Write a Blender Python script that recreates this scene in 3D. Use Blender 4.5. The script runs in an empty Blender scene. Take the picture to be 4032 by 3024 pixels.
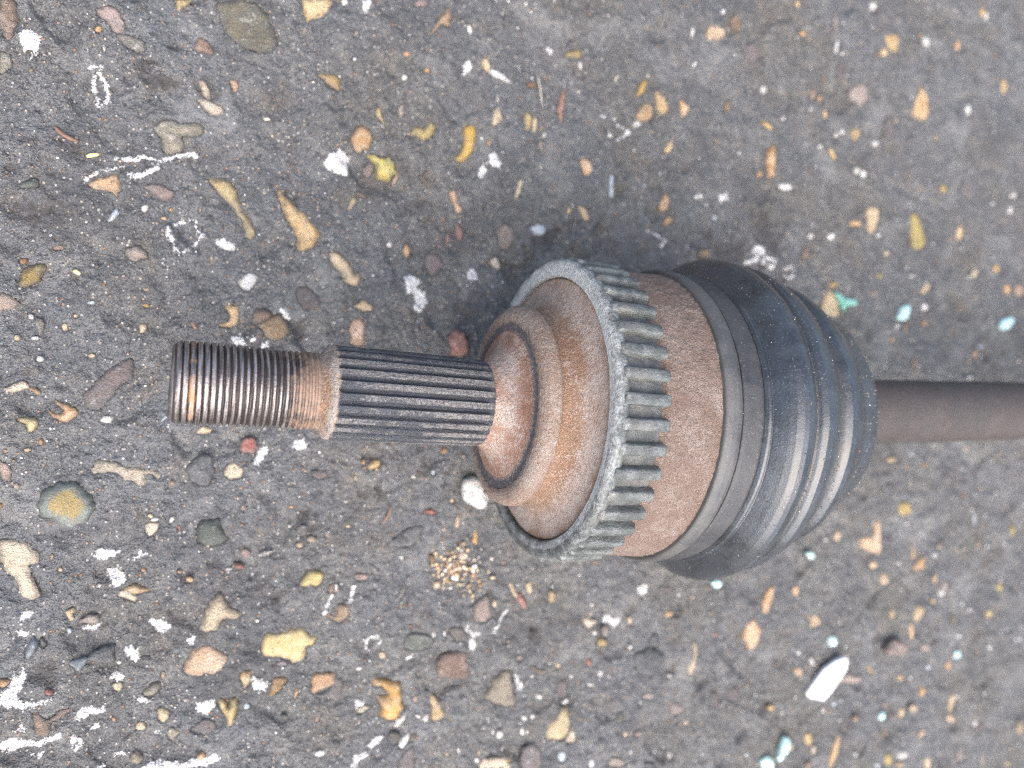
import bpy, math, random
import numpy as np
from mathutils import Matrix, Vector
from mathutils.geometry import delaunay_2d_cdt

rnd = random.Random(7)
rng = np.random.default_rng(11)
S = bpy.context.scene
COL = S.collection
rad = math.radians

# ---------------------------------------------------------------- camera, world, sun, exposure
TILT = rad(24)
AXH = 0.0535                     # height of the axle's axis over the ground
cam_d = bpy.data.cameras.new('camera')
cam = bpy.data.objects.new('camera', cam_d); COL.objects.link(cam)
c_, s_ = math.cos(TILT), math.sin(TILT)
m = Matrix(((c_, 0, -s_, 0), (0, 1, 0, 0), (s_, 0, c_, 0), (0, 0, 0, 1)))
m.translation = Vector((0, 0, 0.213971 + AXH))
cam.matrix_world = m
cam_d.sensor_width = 36; cam_d.lens = 36 * 3031 / 4032
cam_d.clip_start = 0.005; cam_d.clip_end = 50
cam_d.dof.use_dof = True
cam_d.dof.focus_distance = 0.212
cam_d.dof.aperture_fstop = 7.5
S.camera = cam

SUN_EL, SUN_AZ = 58, 12          # bright cloud high over the lower edge of the picture
W = bpy.data.worlds.new('World'); S.world = W; W.use_nodes = True
nt = W.node_tree
sky = nt.nodes.new('ShaderNodeTexSky'); sky.sky_type = 'NISHITA'; sky.sun_disc = False
sky.sun_elevation = rad(SUN_EL); sky.sun_rotation = rad(180 + SUN_AZ)
sky.air_density = 1.0; sky.dust_density = 4.5; sky.ozone_density = 1.0
nt.nodes['Background'].inputs[1].default_value = 0.11
nt.links.new(sky.outputs[0], nt.nodes['Background'].inputs[0])
sun_d = bpy.data.lights.new('sun', 'SUN'); sun_d.energy = 1.5; sun_d.angle = rad(85); sun_d.color = (1, 0.975, 0.945)
sun = bpy.data.objects.new('sun', sun_d); COL.objects.link(sun)
sun.rotation_euler = (rad(90 - SUN_EL), 0, -rad(SUN_AZ))
S.view_settings.view_transform = 'Standard'; S.view_settings.look = 'None'
S.view_settings.exposure = 1.75; S.view_settings.gamma = 1
S.render.engine = 'CYCLES'
S.cycles.max_bounces = 6
S.cycles.use_denoising = False
S.cycles.filter_width = 1.1

# ---------------------------------------------------------------- noise on arrays
def _hash(ix, iy, iz, seed):
    h = (ix.astype(np.int64) * 374761393 + iy.astype(np.int64) * 668265263 + iz.astype(np.int64) * 2147483647 + seed * 974711) & 0xffffffff
    h = ((h ^ (h >> 13)) * 1274126177) & 0xffffffff
    h = ((h ^ (h >> 16)) * 2246822519) & 0xffffffff
    return ((h ^ (h >> 15)) & 0xffffff) / float(0xffffff)
def vnoise(x, y, z=None, seed=0):
    if z is None:
        ix, iy = np.floor(x), np.floor(y); fx, fy = x - ix, y - iy
        fx = fx * fx * (3 - 2 * fx); fy = fy * fy * (3 - 2 * fy); o = np.zeros_like(ix)
        a, b = _hash(ix, iy, o, seed), _hash(ix + 1, iy, o, seed)
        c, d = _hash(ix, iy + 1, o, seed), _hash(ix + 1, iy + 1, o, seed)
        return ((a + (b - a) * fx) * (1 - fy) + (c + (d - c) * fx) * fy) * 2 - 1
    iz = np.floor(z); fz = z - iz; fz = fz * fz * (3 - 2 * fz)
    ix, iy = np.floor(x), np.floor(y); fx, fy = x - ix, y - iy
    fx = fx * fx * (3 - 2 * fx); fy = fy * fy * (3 - 2 * fy)
    r = []
    for k in (0, 1):
        a, b = _hash(ix, iy, iz + k, seed), _hash(ix + 1, iy, iz + k, seed)
        c, d = _hash(ix, iy + 1, iz + k, seed), _hash(ix + 1, iy + 1, iz + k, seed)
        r.append((a + (b - a) * fx) * (1 - fy) + (c + (d - c) * fx) * fy)
    return (r[0] + (r[1] - r[0]) * fz) * 2 - 1
def rot2(x, y, a): return x * math.cos(a) - y * math.sin(a), x * math.sin(a) + y * math.cos(a)
def smooth(a, b, x):
    t = np.clip((x - a) / (b - a), 0, 1); return t * t * (3 - 2 * t)

# ---------------------------------------------------------------- objects
def tag(o, label=None, cat=None, group=None, kind=None):
    if label: o['label'] = label
    if cat: o['category'] = cat
    if group: o['group'] = group
    if kind: o['kind'] = kind
    return o
def obj(name, me, mat=None, parent=None):
    o = bpy.data.objects.new(name, me); COL.objects.link(o)
    if mat and not me.materials: me.materials.append(mat)
    if parent: o.parent = parent
    return o
def mesh(name, v, f, smooth_=True, attrs=None):
    me = bpy.data.meshes.new(name)
    me.from_pydata([tuple(p) for p in v] if not isinstance(v, list) else v, [], f)
    if attrs:
        for k, a in attrs.items():
            me.attributes.new(k, 'FLOAT', 'POINT').data.foreach_set('value', np.asarray(a, dtype=np.float32))
    if smooth_: me.polygons.foreach_set('use_smooth', [True] * len(me.polygons))
    me.update(); return me
def grid_mesh(name, P, closed_v=False, attrs=None):
    """P: (n, m, 3) array of points -> quads, fast; closed_v joins the last column to the first."""
    n, mm = P.shape[:2]
    idx = np.arange(n * mm).reshape(n, mm)
    if closed_v: idx = np.c_[idx, idx[:, :1]]
    q = np.stack([idx[:-1, :-1], idx[1:, :-1], idx[1:, 1:], idx[:-1, 1:]], -1).reshape(-1, 4)
    me = bpy.data.meshes.new(name)
    me.vertices.add(n * mm); me.vertices.foreach_set('co', P.reshape(-1).astype(np.float32))
    me.loops.add(q.size); me.loops.foreach_set('vertex_index', q.reshape(-1).astype(np.int32))
    me.polygons.add(len(q)); me.polygons.foreach_set('loop_start', np.arange(0, q.size, 4, dtype=np.int32))
    me.polygons.foreach_set('use_smooth', np.ones(len(q), dtype=bool))
    if attrs:
        for k, a in attrs.items():
            me.attributes.new(k, 'FLOAT', 'POINT').data.foreach_set('value', np.asarray(a, dtype=np.float32).reshape(-1))
    me.update(calc_edges=True); me.validate(); return me

# ---------------------------------------------------------------- materials
class Mat:
    def __init__(s, name, coord='Object'):
        s.m = bpy.data.materials.new(name); s.m.use_nodes = True
        s.nt = s.m.node_tree; s.b = s.nt.nodes['Principled BSDF']
        if coord == 'Position': s.v = s.nt.nodes.new('ShaderNodeNewGeometry').outputs['Position']
        else: s.v = s.nt.nodes.new('ShaderNodeTexCoord').outputs['Object']
    def put(s, sock, v):
        if isinstance(v, bpy.types.NodeSocket): s.nt.links.new(v, sock)
        elif v is not None:
            if sock.type == 'RGBA' and len(v) == 3: v = (*v, 1)
            sock.default_value = v
    def noise(s, scale, detail=3, rough=.6, off=None, dist=0):
        n = s.nt.nodes.new('ShaderNodeTexNoise'); n.inputs['Scale'].default_value = scale
        n.inputs['Detail'].default_value = detail; n.inputs['Roughness'].default_value = rough; n.inputs['Distortion'].default_value = dist
        v = s.v
        if off is not None:
            a = s.nt.nodes.new('ShaderNodeVectorMath'); s.put(a.inputs[0], v); a.inputs[1].default_value = (off, off * .7, -off); v = a.outputs[0]
        s.put(n.inputs['Vector'], v); return n.outputs['Fac']
    def stretch(s, scale, vec, detail=3):
        mp = s.nt.nodes.new('ShaderNodeMapping'); mp.inputs['Scale'].default_value = vec; s.put(mp.inputs['Vector'], s.v)
        n = s.nt.nodes.new('ShaderNodeTexNoise'); n.inputs['Scale'].default_value = scale; n.inputs['Detail'].default_value = detail
        s.put(n.inputs['Vector'], mp.outputs[0]); return n.outputs['Fac']
    def voro(s, scale, out='Distance'):
        n = s.nt.nodes.new('ShaderNodeTexVoronoi'); n.inputs['Scale'].default_value = scale
        s.put(n.inputs['Vector'], s.v); return n.outputs[out]
    def ramp(s, fac, pts):
        n = s.nt.nodes.new('ShaderNodeValToRGB'); e = n.color_ramp.elements
        while len(e) < len(pts): e.new(.5)
        for el, (p, c) in zip(e, pts):
            el.position = p; el.color = (c, c, c, 1) if isinstance(c, (int, float)) else (*c, 1)
        s.put(n.inputs[0], fac); return n.outputs[0]
    def mix(s, fac, a, b, mode='MIX'):
        n = s.nt.nodes.new('ShaderNodeMix'); n.data_type = 'RGBA'; n.blend_type = mode
        s.put(n.inputs[0], fac); s.put(n.inputs[6], a); s.put(n.inputs[7], b); return n.outputs[2]
    def math(s, op, a, b=None, clamp=False):
        n = s.nt.nodes.new('ShaderNodeMath'); n.operation = op; n.use_clamp = clamp
        s.put(n.inputs[0], a); s.put(n.inputs[1], b); return n.outputs[0]
    def step(s, x, a, b):
        n = s.nt.nodes.new('ShaderNodeMapRange'); n.interpolation_type = 'SMOOTHSTEP'
        s.put(n.inputs[0], x); n.inputs[1].default_value = a; n.inputs[2].default_value = b; return n.outputs[0]
    def attr(s, name):
        n = s.nt.nodes.new('ShaderNodeAttribute'); n.attribute_name = name; return n.outputs['Fac']
    def rand(s): return s.nt.nodes.new('ShaderNodeObjectInfo').outputs['Random']
    def objx(s, axis='X'):
        n = s.nt.nodes.new('ShaderNodeSeparateXYZ'); s.put(n.inputs[0], s.v); return n.outputs[axis]
    def bump(s, h, dist, strength=1.0, prev=None):
        n = s.nt.nodes.new('ShaderNodeBump'); n.inputs['Distance'].default_value = dist; n.inputs['Strength'].default_value = strength
        s.put(n.inputs['Height'], h); s.put(n.inputs['Normal'], prev) if prev else None; return n.outputs[0]
    def out(s, color=None, rough=None, metal=None, normal=None, spec=None):
        for k, v in (('Base Color', color), ('Roughness', rough), ('Metallic', metal), ('Normal', normal), ('Specular IOR Level', spec)):
            if v is not None: s.put(s.b.inputs[k], v)
        return s.m
STONES = """
b 8 -454 1127 -421 1133 -411 1108 -408 1077 -417 1034 -431 1011 -444 1020 -452 1046
p 6 -206 1149 -177 1166 -147 1160 -126 1121 -130 1090 -156 1087 -177 1116 -198 1131
g 6 -147 1084 -109 1086 -74 1073 -69 1045 -96 1036 -130 1054
v 4 139 1237 215 1262 283 1245 317 1190 332 1142 302 1100 244 1100 176 1139 148 1189
b 6 88 1115 111 1109 134 1073 101 1068 72 1075
o 5 413 1303 511 1323 506 1290 475 1257 433 1228 420 1252
y 5 22 1223 65 1232 53 1215 24 1192
a 7 464 1057 532 1066 540 1014 511 1020
t 5 88 978 108 977 122 939 115 923 97 940
t 5 83 913 106 921 158 904 158 879 125 877
q 12 -39 822 -8 841 88 839 97 816 78 798 42 798 42 754 10 730 -21 736 -25 780 -43 802
o 5 -223 608 -198 629 -151 649 -139 621 -147 577 -164 595 -206 595
p 10 -74 623 -34 632 10 617 15 598 -16 581 -43 602
y 12 115 671 153 672 186 661 205 622 210 597 234 554 263 510 253 474 234 488 215 542 186 585 158 612 139 631
o 7 334 653 352 647 382 614 426 571 475 517 456 479 413 449 397 459 392 500 367 545 337 615
l 8 -173 504 -151 548 -141 530 -156 505
p 14 -126 416 -96 433 -67 421 -61 399 -96 385 -121 393
d 8 -409 588 -376 610 -357 607 -360 589 -396 580
g 7 -454 973 -431 972 -423 937 -442 916 -454 914
a 12 868 1275 892 1315 933 1383 946 1360 939 1313 909 1319 880 1282
t 6 1070 1211 1086 1225 1105 1188 1089 1171 1070 1194
w 6 1089 1177 1117 1184 1161 1168 1193 1147 1174 1144 1111 1160
y 6 1419 1286 1446 1318 1491 1323 1488 1295
b 5 1262 1161 1291 1160 1298 1143 1258 1142
r 4 1385 1066 1405 1129 1426 1163 1419 1095 1409 1021
t 5 1114 1027 1136 1045 1152 1003 1123 973 1108 980
y 8 1245 1040 1258 1048 1278 1027 1268 984 1249 975 1242 1010
Y 8 1281 1030 1301 1024 1294 978 1275 973
a 10 579 864 609 905 641 894 658 869 641 829 603 810 584 822
y 5 793 903 816 931 845 927 868 952 889 938 874 897 845 885 822 896
y 8 993 952 1036 967 1049 914 1030 854 999 828 960 829 987 860 999 902
G 25 630 803 658 809 691 802 713 813 736 785 742 753 719 726 680 722 666 745 661 777
p 20 620 761 639 780 659 768 658 744 636 730 620 742
o 6 747 762 750 743 733 711 725 718
a 8 565 602 582 655 601 643 587 618
o 5 666 973 680 975 688 944 702 924 688 925 669 946
p 6 747 990 764 999 767 971 750 947
o 6 939 707 966 710 969 676 990 650 978 626 963 653
k 8 1142 774 1165 777 1174 752 1161 744
t 6 1203 705 1219 771 1239 791 1235 755 1219 712
o 4 1491 886 1523 899 1544 855 1523 828 1498 837
l 5 1623 845 1641 835 1637 753 1619 764
o 6 1422 665 1433 697 1453 693 1439 670
o 6 1474 701 1502 700 1526 662 1509 643 1488 665
o 6 1747 1102 1785 1155 1815 1163 1834 1118 1800 1081 1762 1082
o 6 1834 1207 1861 1215 1892 1191 1907 1148 1876 1121 1849 1146
y 4 1751 1195 1785 1251 1807 1248 1792 1207 1762 1184
o 7 1888 981 1923 1024 1931 989 1903 963
o 6 1853 736 1884 794 1903 773 1899 734 1869 715
o 6 1876 680 1903 705 1923 684 1892 656
r 10 966 596 987 581 999 570 990 535 972 540
r 8 927 536 939 566 945 538 933 503
p 8 1123 581 1161 607 1206 587 1206 552 1174 509 1142 518 1130 552
l 6 1271 604 1304 619 1338 604 1324 579 1285 576
o 8 2100 1506 2124 1541 2190 1543 2203 1512 2157 1480 2108 1481
b 8 2224 1583 2249 1611 2287 1588 2292 1549 2249 1547
m 4 2300 1482 2378 1510 2395 1472 2378 1428 2317 1424
a 8 3170 1697 3254 1705 3249 1629 3191 1619 3165 1667
o 7 3356 1335 3389 1432 3427 1484 3472 1444 3489 1369 3461 1319 3405 1319
a 7 2699 1316 2709 1360 2727 1352 2721 1319
a 10 2435 928 2430 1010 2448 1061 2484 1065 2484 934 2457 924
o 6 2804 1091 2833 1098 2852 1054 2833 1051
o 5 2404 1168 2435 1169 2475 1147 2457 1134
o 6 1971 1203 2003 1188 2023 1171 1995 1138 1971 1128
o 7 3041 833 3087 855 3128 841 3123 788 3102 734 3051 737 3046 789
o 6 2931 750 2966 778 3011 771 3006 756 2956 748
y 7 3335 829 3394 842 3422 783 3444 708 3416 667 3351 670
o 8 2760 357 2801 450 2842 421 2873 338 2842 306 2780 327
b 6 2645 577 2660 616 2685 633 2675 579
o 6 3409 465 3438 499 3486 506 3462 459 3415 445
t 6 3774 555 3812 600 3838 571 3806 548
b 5 2059 566 2111 577 2120 546 2068 542
o 8 3016 -734 3087 -724 3092 -661 3136 -664 3142 -807 3109 -820 3016 -781
y 6 3254 -608 3265 -577 3345 -590 3357 -643 3265 -645
o 7 2821 -718 2847 -685 2878 -699 2868 -737
a 8 3345 -915 3374 -897 3403 -863 3450 -859 3438 -916 3392 -928
a 7 3175 -356 3231 -350 3248 -379 3192 -384
k 6 3153 -482 3231 -486 3208 -525 3186 -564
p 6 3718 -322 3780 -320 3755 -353
A 14 -411 300 -396 339 -367 361 -341 363 -338 339 -358 307 -390 286 -405 289
b 8 -405 372 -385 373 -385 360 -402 355
p 8 -457 264 -431 262 -405 240 -417 225 -440 221 -457 207
w 8 -196 -115 -185 -97 -157 -101 -166 -119 -192 -118
g 8 -367 190 -352 197 -342 180 -349 149 -358 149
t 7 -87 160 -83 189 -64 187 -67 168 -77 158
o 6 62 199 73 199 83 179 73 175
o 5 163 256 205 258 210 224 202 198 166 183 142 192 177 208 180 231
m 4 -238 -61 -235 -33 -207 2 -170 44 -116 80 -101 77 -106 27 -138 -13 -176 -48 -192 -76 -223 -77
t 9 -445 -19 -431 -5 -402 10 -385 2 -382 -12 -405 -19 -425 -25
a 9 -379 -12 -367 -9 -352 -22 -354 -33 -370 -26
a 9 -318 -50 -305 -47 -278 -64 -250 -82 -262 -103 -281 -116 -302 -109 -326 -91 -329 -78 -302 -92 -287 -82 -308 -64
y 9 -411 -104 -388 -97 -364 -104 -358 -122 -373 -145 -385 -142 -390 -121
t 6 76 -157 100 -135 128 -147 121 -160
l 5 -28 -122 -11 -96 -3 -104
w 8 205 338 240 367 268 358 260 331 240 308 220 313
Y 12 503 454 519 463 547 440 580 415 586 381 608 388 611 360 597 343 569 347 552 352 536 390 508 421
m 5 390 321 421 331 454 313 473 281 459 259 416 257 400 284
b 12 253 234 270 250 306 247 316 226 291 209 270 203 255 208
b 14 275 198 316 226 342 235 363 206 369 174 342 149 311 148 286 172
o 6 588 269 620 293 651 278 651 258 620 254
o 7 577 219 605 231 625 215 620 141 580 138 573 179
a 8 566 604 580 652 600 640 586 617
o 5 770 461 782 496 791 480 782 456
t 6 1100 459 1120 479 1143 456 1139 432 1113 442
m 10 848 466 897 476 916 436 885 393 861 409
r 25 934 172 959 199 997 191 1016 144 1004 105 947 107
r 6 210 -209 229 -176 256 -177 270 -211 251 -228 218 -221
S 24 -355 -362 -352 -335 -332 -308 -299 -295 -262 -295 -235 -310 -226 -332 -207 -372 -216 -403 -247 -428 -281 -436 -311 -420 -329 -398 -355 -389
t 6 -457 -467 -417 -460 -388 -469 -367 -498 -355 -516 -358 -537 -379 -538 -379 -562 -367 -584 -361 -615 -358 -633 -370 -642 -393 -632 -405 -607 -414 -572 -437 -556 -448 -528 -457 -521
t 6 -216 -255 -198 -231 -166 -236 -135 -251 -90 -261 -48 -270 -26 -285 -31 -301 -51 -288 -71 -283 -67 -312 -90 -316 -122 -298 -144 -276 -176 -267 -210 -280
t 6 164 -283 177 -261 202 -260 223 -282 216 -304 184 -314 166 -298
k 10 56 -260 83 -231 124 -233 135 -278 124 -318 104 -336 66 -319 52 -289
d 12 76 -467 97 -443 145 -439 163 -478 180 -498 166 -515 128 -527 86 -509
a 9 -128 -633 -100 -622 -80 -631 -64 -637 -41 -654 -71 -654 -90 -659 -116 -649
t 6 -148 -653 -128 -637 -90 -663 -96 -680 -128 -665
r 14 194 -589 219 -590 227 -607 202 -609
t 6 -67 -438 -31 -437 -35 -466 -57 -479 -67 -463
p 6 219 -399 227 -388 232 -419 212 -410
p 8 -457 -224 -431 -239 -424 -259 -434 -286 -448 -279 -457 -251
a 8 -457 -345 -448 -356 -450 -364 -457 -364
t 20 90 -782 100 -753 128 -697 145 -682 166 -694 180 -722 212 -744 218 -764 194 -769 159 -768 142 -799 110 -807
o 7 44 -919 49 -883 69 -856 107 -849 138 -857 166 -878 177 -894 166 -923 138 -937 97 -942 59 -938
o 6 -288 -688 -265 -680 -261 -691 -269 -701 -262 -716 -275 -721 -284 -706
p 8 -250 -724 -229 -709 -201 -713 -198 -731 -216 -737
Y 7 -36 -1030 -18 -1022 2 -1044 -8 -1068 -21 -1071 -33 -1052
t 7 -96 -1063 -80 -1056 -67 -1068 -71 -1083 -92 -1080
t 8 -163 -930 -138 -923 -132 -939 -141 -955 -157 -942
r 10 -342 -919 -332 -912 -317 -926 -326 -935 -338 -932
a 9 -457 -870 -437 -870 -428 -878 -437 -890 -448 -895 -457 -890
f 14 -284 -845 -265 -837 -229 -835 -235 -856 -253 -874 -269 -861
k 9 -229 -835 -201 -818 -154 -807 -157 -864 -185 -859 -210 -856
f 14 -392 -798 -373 -756 -358 -769 -364 -799 -390 -826
b 8 -373 -982 -358 -985 -332 -1007 -290 -983 -269 -978 -278 -995 -323 -1015 -326 -1042 -346 -1059 -367 -1034
y 14 142 -1027 159 -1026 177 -1048 184 -1027 205 -1030 202 -1086 187 -1117 173 -1119 166 -1084 152 -1055
q 12 -112 -1160 -93 -1142 -77 -1167 -83 -1187 -109 -1182
q 9 -8 -1108 5 -1088 29 -1107 9 -1133
m 5 62 -1106 97 -1082 128 -1088 138 -1116 104 -1132 73 -1119
o 7 214 -949 245 -946 248 -976 227 -1003 216 -983
o 8 80 -1198 97 -1186 110 -1204 90 -1211
q 14 -77 -965 -51 -944 -25 -945 -35 -976 -67 -981
a 14 636 -280 652 -265 673 -264 683 -278 675 -294 640 -301
m 5 444 -296 489 -294 497 -318 466 -326 446 -312
y 12 408 -668 431 -639 462 -636 485 -652 481 -679 466 -691 435 -686 404 -685
a 8 905 -250 921 -229 936 -238 930 -257
r 6 842 -460 864 -453 888 -463 885 -475 846 -470
t 9 961 -527 967 -485 976 -479 983 -503 976 -532
o 6 1029 -587 1042 -537 1051 -564 1049 -598
b 12 859 -623 874 -616 890 -638 872 -666
k 4 702 -568 744 -535 786 -513 842 -514 829 -558 799 -581 744 -588
w 12 271 -566 292 -556 318 -561 278 -574
b 7 497 -693 520 -687 516 -719 504 -725
p 4 588 -663 640 -664 632 -687 592 -683
g 5 735 -767 769 -718 780 -727 761 -762
Y 9 280 -894 300 -835 329 -835 382 -827 416 -825 427 -844 442 -854 462 -857 446 -886 427 -899 416 -933 382 -943 367 -922 311 -910
o 8 441 -1034 450 -985 489 -994 524 -996 524 -1031 504 -1044 466 -1050 450 -1055
m 5 526 -998 548 -1039 544 -1078 497 -1082 452 -1061 506 -1048
b 5 303 -1027 318 -987 363 -987 352 -1012 326 -1039 303 -1043
b 10 528 -766 548 -759 572 -780 568 -803 540 -827 497 -802 493 -790 524 -798
a 22 646 -1051 661 -1029 689 -1041 723 -1051 758 -1060 756 -1126 765 -1160 735 -1196 702 -1194 679 -1174 681 -1137 673 -1104 702 -1100 694 -1074 657 -1065
b 9 890 -1018 916 -984 997 -991 1006 -1031 1015 -1083 983 -1095 894 -1065
q 14 1075 -1174 1112 -1129 1121 -1100 1174 -1082 1192 -1111 1202 -1217 1174 -1223 1135 -1210
o 8 861 -1135 874 -1126 894 -1153 921 -1203 912 -1223 885 -1229 868 -1219 868 -1178
d 7 765 -922 782 -895 851 -908 877 -928 851 -958 782 -955
m 8 943 -895 983 -896 1006 -920 1006 -946 965 -949 943 -920
t 7 592 -1142 624 -1128 644 -1139 616 -1154
w 10 729 -1219 748 -1190 778 -1179 769 -1206 744 -1226
w 8 748 -1296 756 -1269 786 -1250 786 -1275 765 -1304
o 6 382 -1055 395 -1025 399 -1043 389 -1061
m 5 752 -1330 803 -1303 803 -1390 748 -1378
t 8 1065 -1439 1075 -1406 1168 -1421 1183 -1463
v 8 714 -1245 735 -1237 756 -1257 735 -1286 719 -1270
v 8 782 -1282 795 -1252 820 -1260 807 -1283
p 6 1033 -821 1088 -789 1102 -881 1038 -882
r 9 1207 -815 1222 -791 1246 -829 1253 -856 1241 -863 1217 -838
t 9 1176 -764 1188 -752 1212 -807 1207 -822
t 8 1246 -771 1266 -758 1278 -792 1263 -813 1253 -794
o 9 2306 -1091 2328 -1048 2367 -1043 2403 -1083 2399 -1134 2367 -1170 2341 -1172 2315 -1133
t 6 1497 -930 1523 -924 1534 -903 1542 -913 1528 -934 1560 -943 1555 -956 1518 -969
Y 9 1337 -1356 1344 -1326 1380 -1305 1400 -1269 1425 -1275 1440 -1312 1435 -1356 1415 -1384 1385 -1394 1344 -1380
t 9 1420 -1394 1448 -1356 1469 -1385 1456 -1414 1425 -1410
b 7 1266 -1078 1305 -1102 1335 -1110 1325 -1127 1285 -1107
k 12 1744 -1102 1794 -1090 1851 -1098 1885 -1131 1874 -1178 1828 -1209 1761 -1194 1739 -1148
t 5 1996 -1206 2037 -1168 2031 -1104 2055 -1102 2061 -1167 2037 -1236
m 6 1227 -1472 1236 -1403 1275 -1384 1315 -1418 1305 -1492
p 6 1624 -1511 1640 -1505 1694 -1534 1684 -1555 1624 -1543
p 14 2825 -1387 2862 -1365 2922 -1358 3006 -1388 2991 -1413 2937 -1416
o 8 2407 -958 2448 -910 2478 -905 2472 -955 2448 -1016 2414 -1017
o 8 2686 -1104 2693 -1067 2722 -1060 2755 -1086 2744 -1117 2693 -1119
Y 10 3356 -1148 3377 -1107 3427 -1107 3432 -1140 3394 -1177 3368 -1170
o 6 3331 -1186 3352 -1177 3368 -1244 3352 -1271 3335 -1245
y 8 3913 -1217 3918 -1183 3946 -1183 3974 -1218 3946 -1233
o 6 3406 -1544 3427 -1512 3457 -1528 3436 -1557
o 7 3622 -1645 3635 -1599 3653 -1581 3680 -1607 3662 -1664 3635 -1678
o 6 3389 -1753 3419 -1723 3453 -1735 3427 -1763
o 7 2799 -1780 2825 -1708 2854 -1653 2877 -1651 2873 -1701 2832 -1787
w 12 3241 -1812 3261 -1787 3319 -1804 3310 -1837 3261 -1836
o 10 -196 1102 -186 1097 -186 1087 -194 1080 -205 1078 -210 1085 -206 1095
w 5 -178 1032 -181 1024 -185 1025 -187 1032 -187 1043 -183 1047 -179 1042
g 5 -90 1169 -92 1177 -88 1185 -82 1188 -79 1182 -78 1173 -84 1169
o 5 179 993 189 997 201 993 208 972 201 961 192 956 184 973
w 7 -81 549 -77 559 -68 564 -59 560 -59 548 -66 540 -76 538
o 4 -26 523 -24 528 -19 532 -10 532 -7 528 -10 523 -18 522
o 4 13 556 9 552 4 549 0 553 -1 559 5 561 11 561
p 4 -319 411 -312 418 -298 419 -288 414 -292 407 -304 403 -317 404
w 5 564 1317 555 1310 547 1314 543 1324 550 1333 559 1336 566 1329
p 5 817 1365 809 1375 818 1390 840 1397 856 1390 855 1377 837 1368
w 8 1008 1332 1018 1334 1027 1325 1029 1309 1024 1296 1013 1303 1007 1316
w 5 1255 1459 1253 1450 1247 1446 1241 1451 1243 1460 1247 1468 1252 1465
w 6 772 1109 780 1105 779 1096 773 1087 762 1088 760 1097 763 1106
o 4 779 1176 766 1176 765 1182 770 1189 784 1191 793 1188 789 1181
o 4 869 1140 864 1133 853 1128 842 1132 844 1140 854 1146 866 1146
o 4 780 498 786 486 783 469 776 459 767 466 766 484 771 500
w 6 708 503 717 505 725 499 723 490 714 485 705 488 702 496
w 5 1128 1084 1132 1091 1136 1088 1138 1077 1136 1063 1132 1059 1128 1068
w 6 1325 958 1322 967 1325 978 1333 979 1340 975 1339 964 1333 956
w 5 1475 1159 1479 1164 1487 1165 1492 1163 1493 1158 1486 1154 1477 1154
p 5 1326 924 1321 909 1310 906 1302 916 1304 933 1313 943 1323 939
o 4 1092 912 1097 917 1105 916 1106 909 1104 902 1095 900 1089 904
o 5 1316 982 1311 986 1311 992 1316 997 1322 997 1327 992 1323 986
w 6 1623 1017 1634 1019 1642 1014 1643 1002 1632 995 1620 997 1616 1007
w 6 1753 1054 1734 1056 1736 1070 1746 1082 1765 1082 1774 1073 1770 1061
k 5 1128 694 1118 689 1110 692 1108 699 1112 706 1120 708 1127 703
v 5 1242 526 1255 534 1268 530 1275 521 1270 510 1255 509 1242 513
o 6 3138 1587 3135 1604 3145 1622 3169 1627 3181 1615 3184 1598 3162 1584
o 5 2745 1315 2745 1332 2756 1338 2767 1336 2768 1319 2761 1306 2751 1304
o 6 2631 1729 2620 1717 2607 1717 2597 1727 2603 1742 2617 1747 2629 1743
o 6 2655 1614 2661 1605 2654 1592 2638 1591 2626 1596 2626 1609 2642 1615
y 6 4076 1565 4053 1536 4029 1545 4015 1574 4027 1608 4051 1631 4075 1609
o 6 3904 1936 3889 1921 3872 1921 3861 1937 3870 1961 3888 1966 3903 1957
w 6 3905 1908 3903 1931 3910 1951 3921 1947 3927 1930 3922 1910 3914 1898
o 6 3713 1757 3717 1735 3703 1715 3682 1713 3669 1730 3679 1753 3696 1764
w 8 3453 1731 3480 1724 3481 1703 3471 1685 3445 1687 3427 1703 3428 1724
w 6 2855 1553 2844 1545 2839 1559 2843 1589 2856 1609 2866 1610 2862 1581
w 4 3109 1828 3103 1805 3083 1794 3063 1794 3060 1814 3071 1832 3090 1834
m 4 2860 1669 2847 1636 2828 1631 2823 1682 2827 1736 2846 1738 2858 1714
m 4 2891 1435 2876 1396 2859 1413 2845 1444 2856 1488 2872 1505 2888 1486
p 4 3014 1326 2960 1333 2929 1363 2946 1408 2997 1426 3047 1416 3059 1369
w 7 2401 1315 2412 1330 2431 1329 2438 1315 2431 1298 2413 1293 2400 1300
w 6 2023 1492 2030 1516 2038 1519 2041 1506 2037 1481 2027 1465 2022 1472
w 6 2045 1379 2054 1378 2055 1365 2046 1351 2036 1344 2031 1350 2036 1364
w 6 2184 1622 2194 1625 2202 1620 2199 1609 2191 1603 2181 1602 2180 1612
w 7 2529 1187 2519 1188 2514 1196 2523 1203 2534 1206 2541 1200 2539 1192
w 6 2858 1182 2870 1178 2871 1167 2862 1160 2851 1158 2843 1164 2847 1174
w 6 2887 1197 2901 1198 2907 1190 2902 1182 2890 1176 2878 1180 2880 1189
w 8 3110 1144 3087 1142 3074 1153 3088 1165 3106 1171 3123 1167 3125 1155
w 6 2755 1110 2767 1108 2769 1099 2763 1090 2750 1089 2740 1094 2746 1104
w 8 3775 1396 3757 1385 3740 1394 3739 1417 3750 1439 3772 1441 3778 1418
k 6 3709 1394 3718 1368 3708 1337 3687 1330 3673 1351 3671 1385 3690 1410
o 6 2398 918 2385 918 2382 929 2384 943 2399 947 2411 939 2409 926
o 5 2976 1215 3002 1207 3004 1183 2988 1164 2960 1155 2946 1176 2946 1203
o 5 2775 1257 2783 1275 2795 1273 2801 1259 2799 1243 2789 1233 2779 1241
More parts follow.
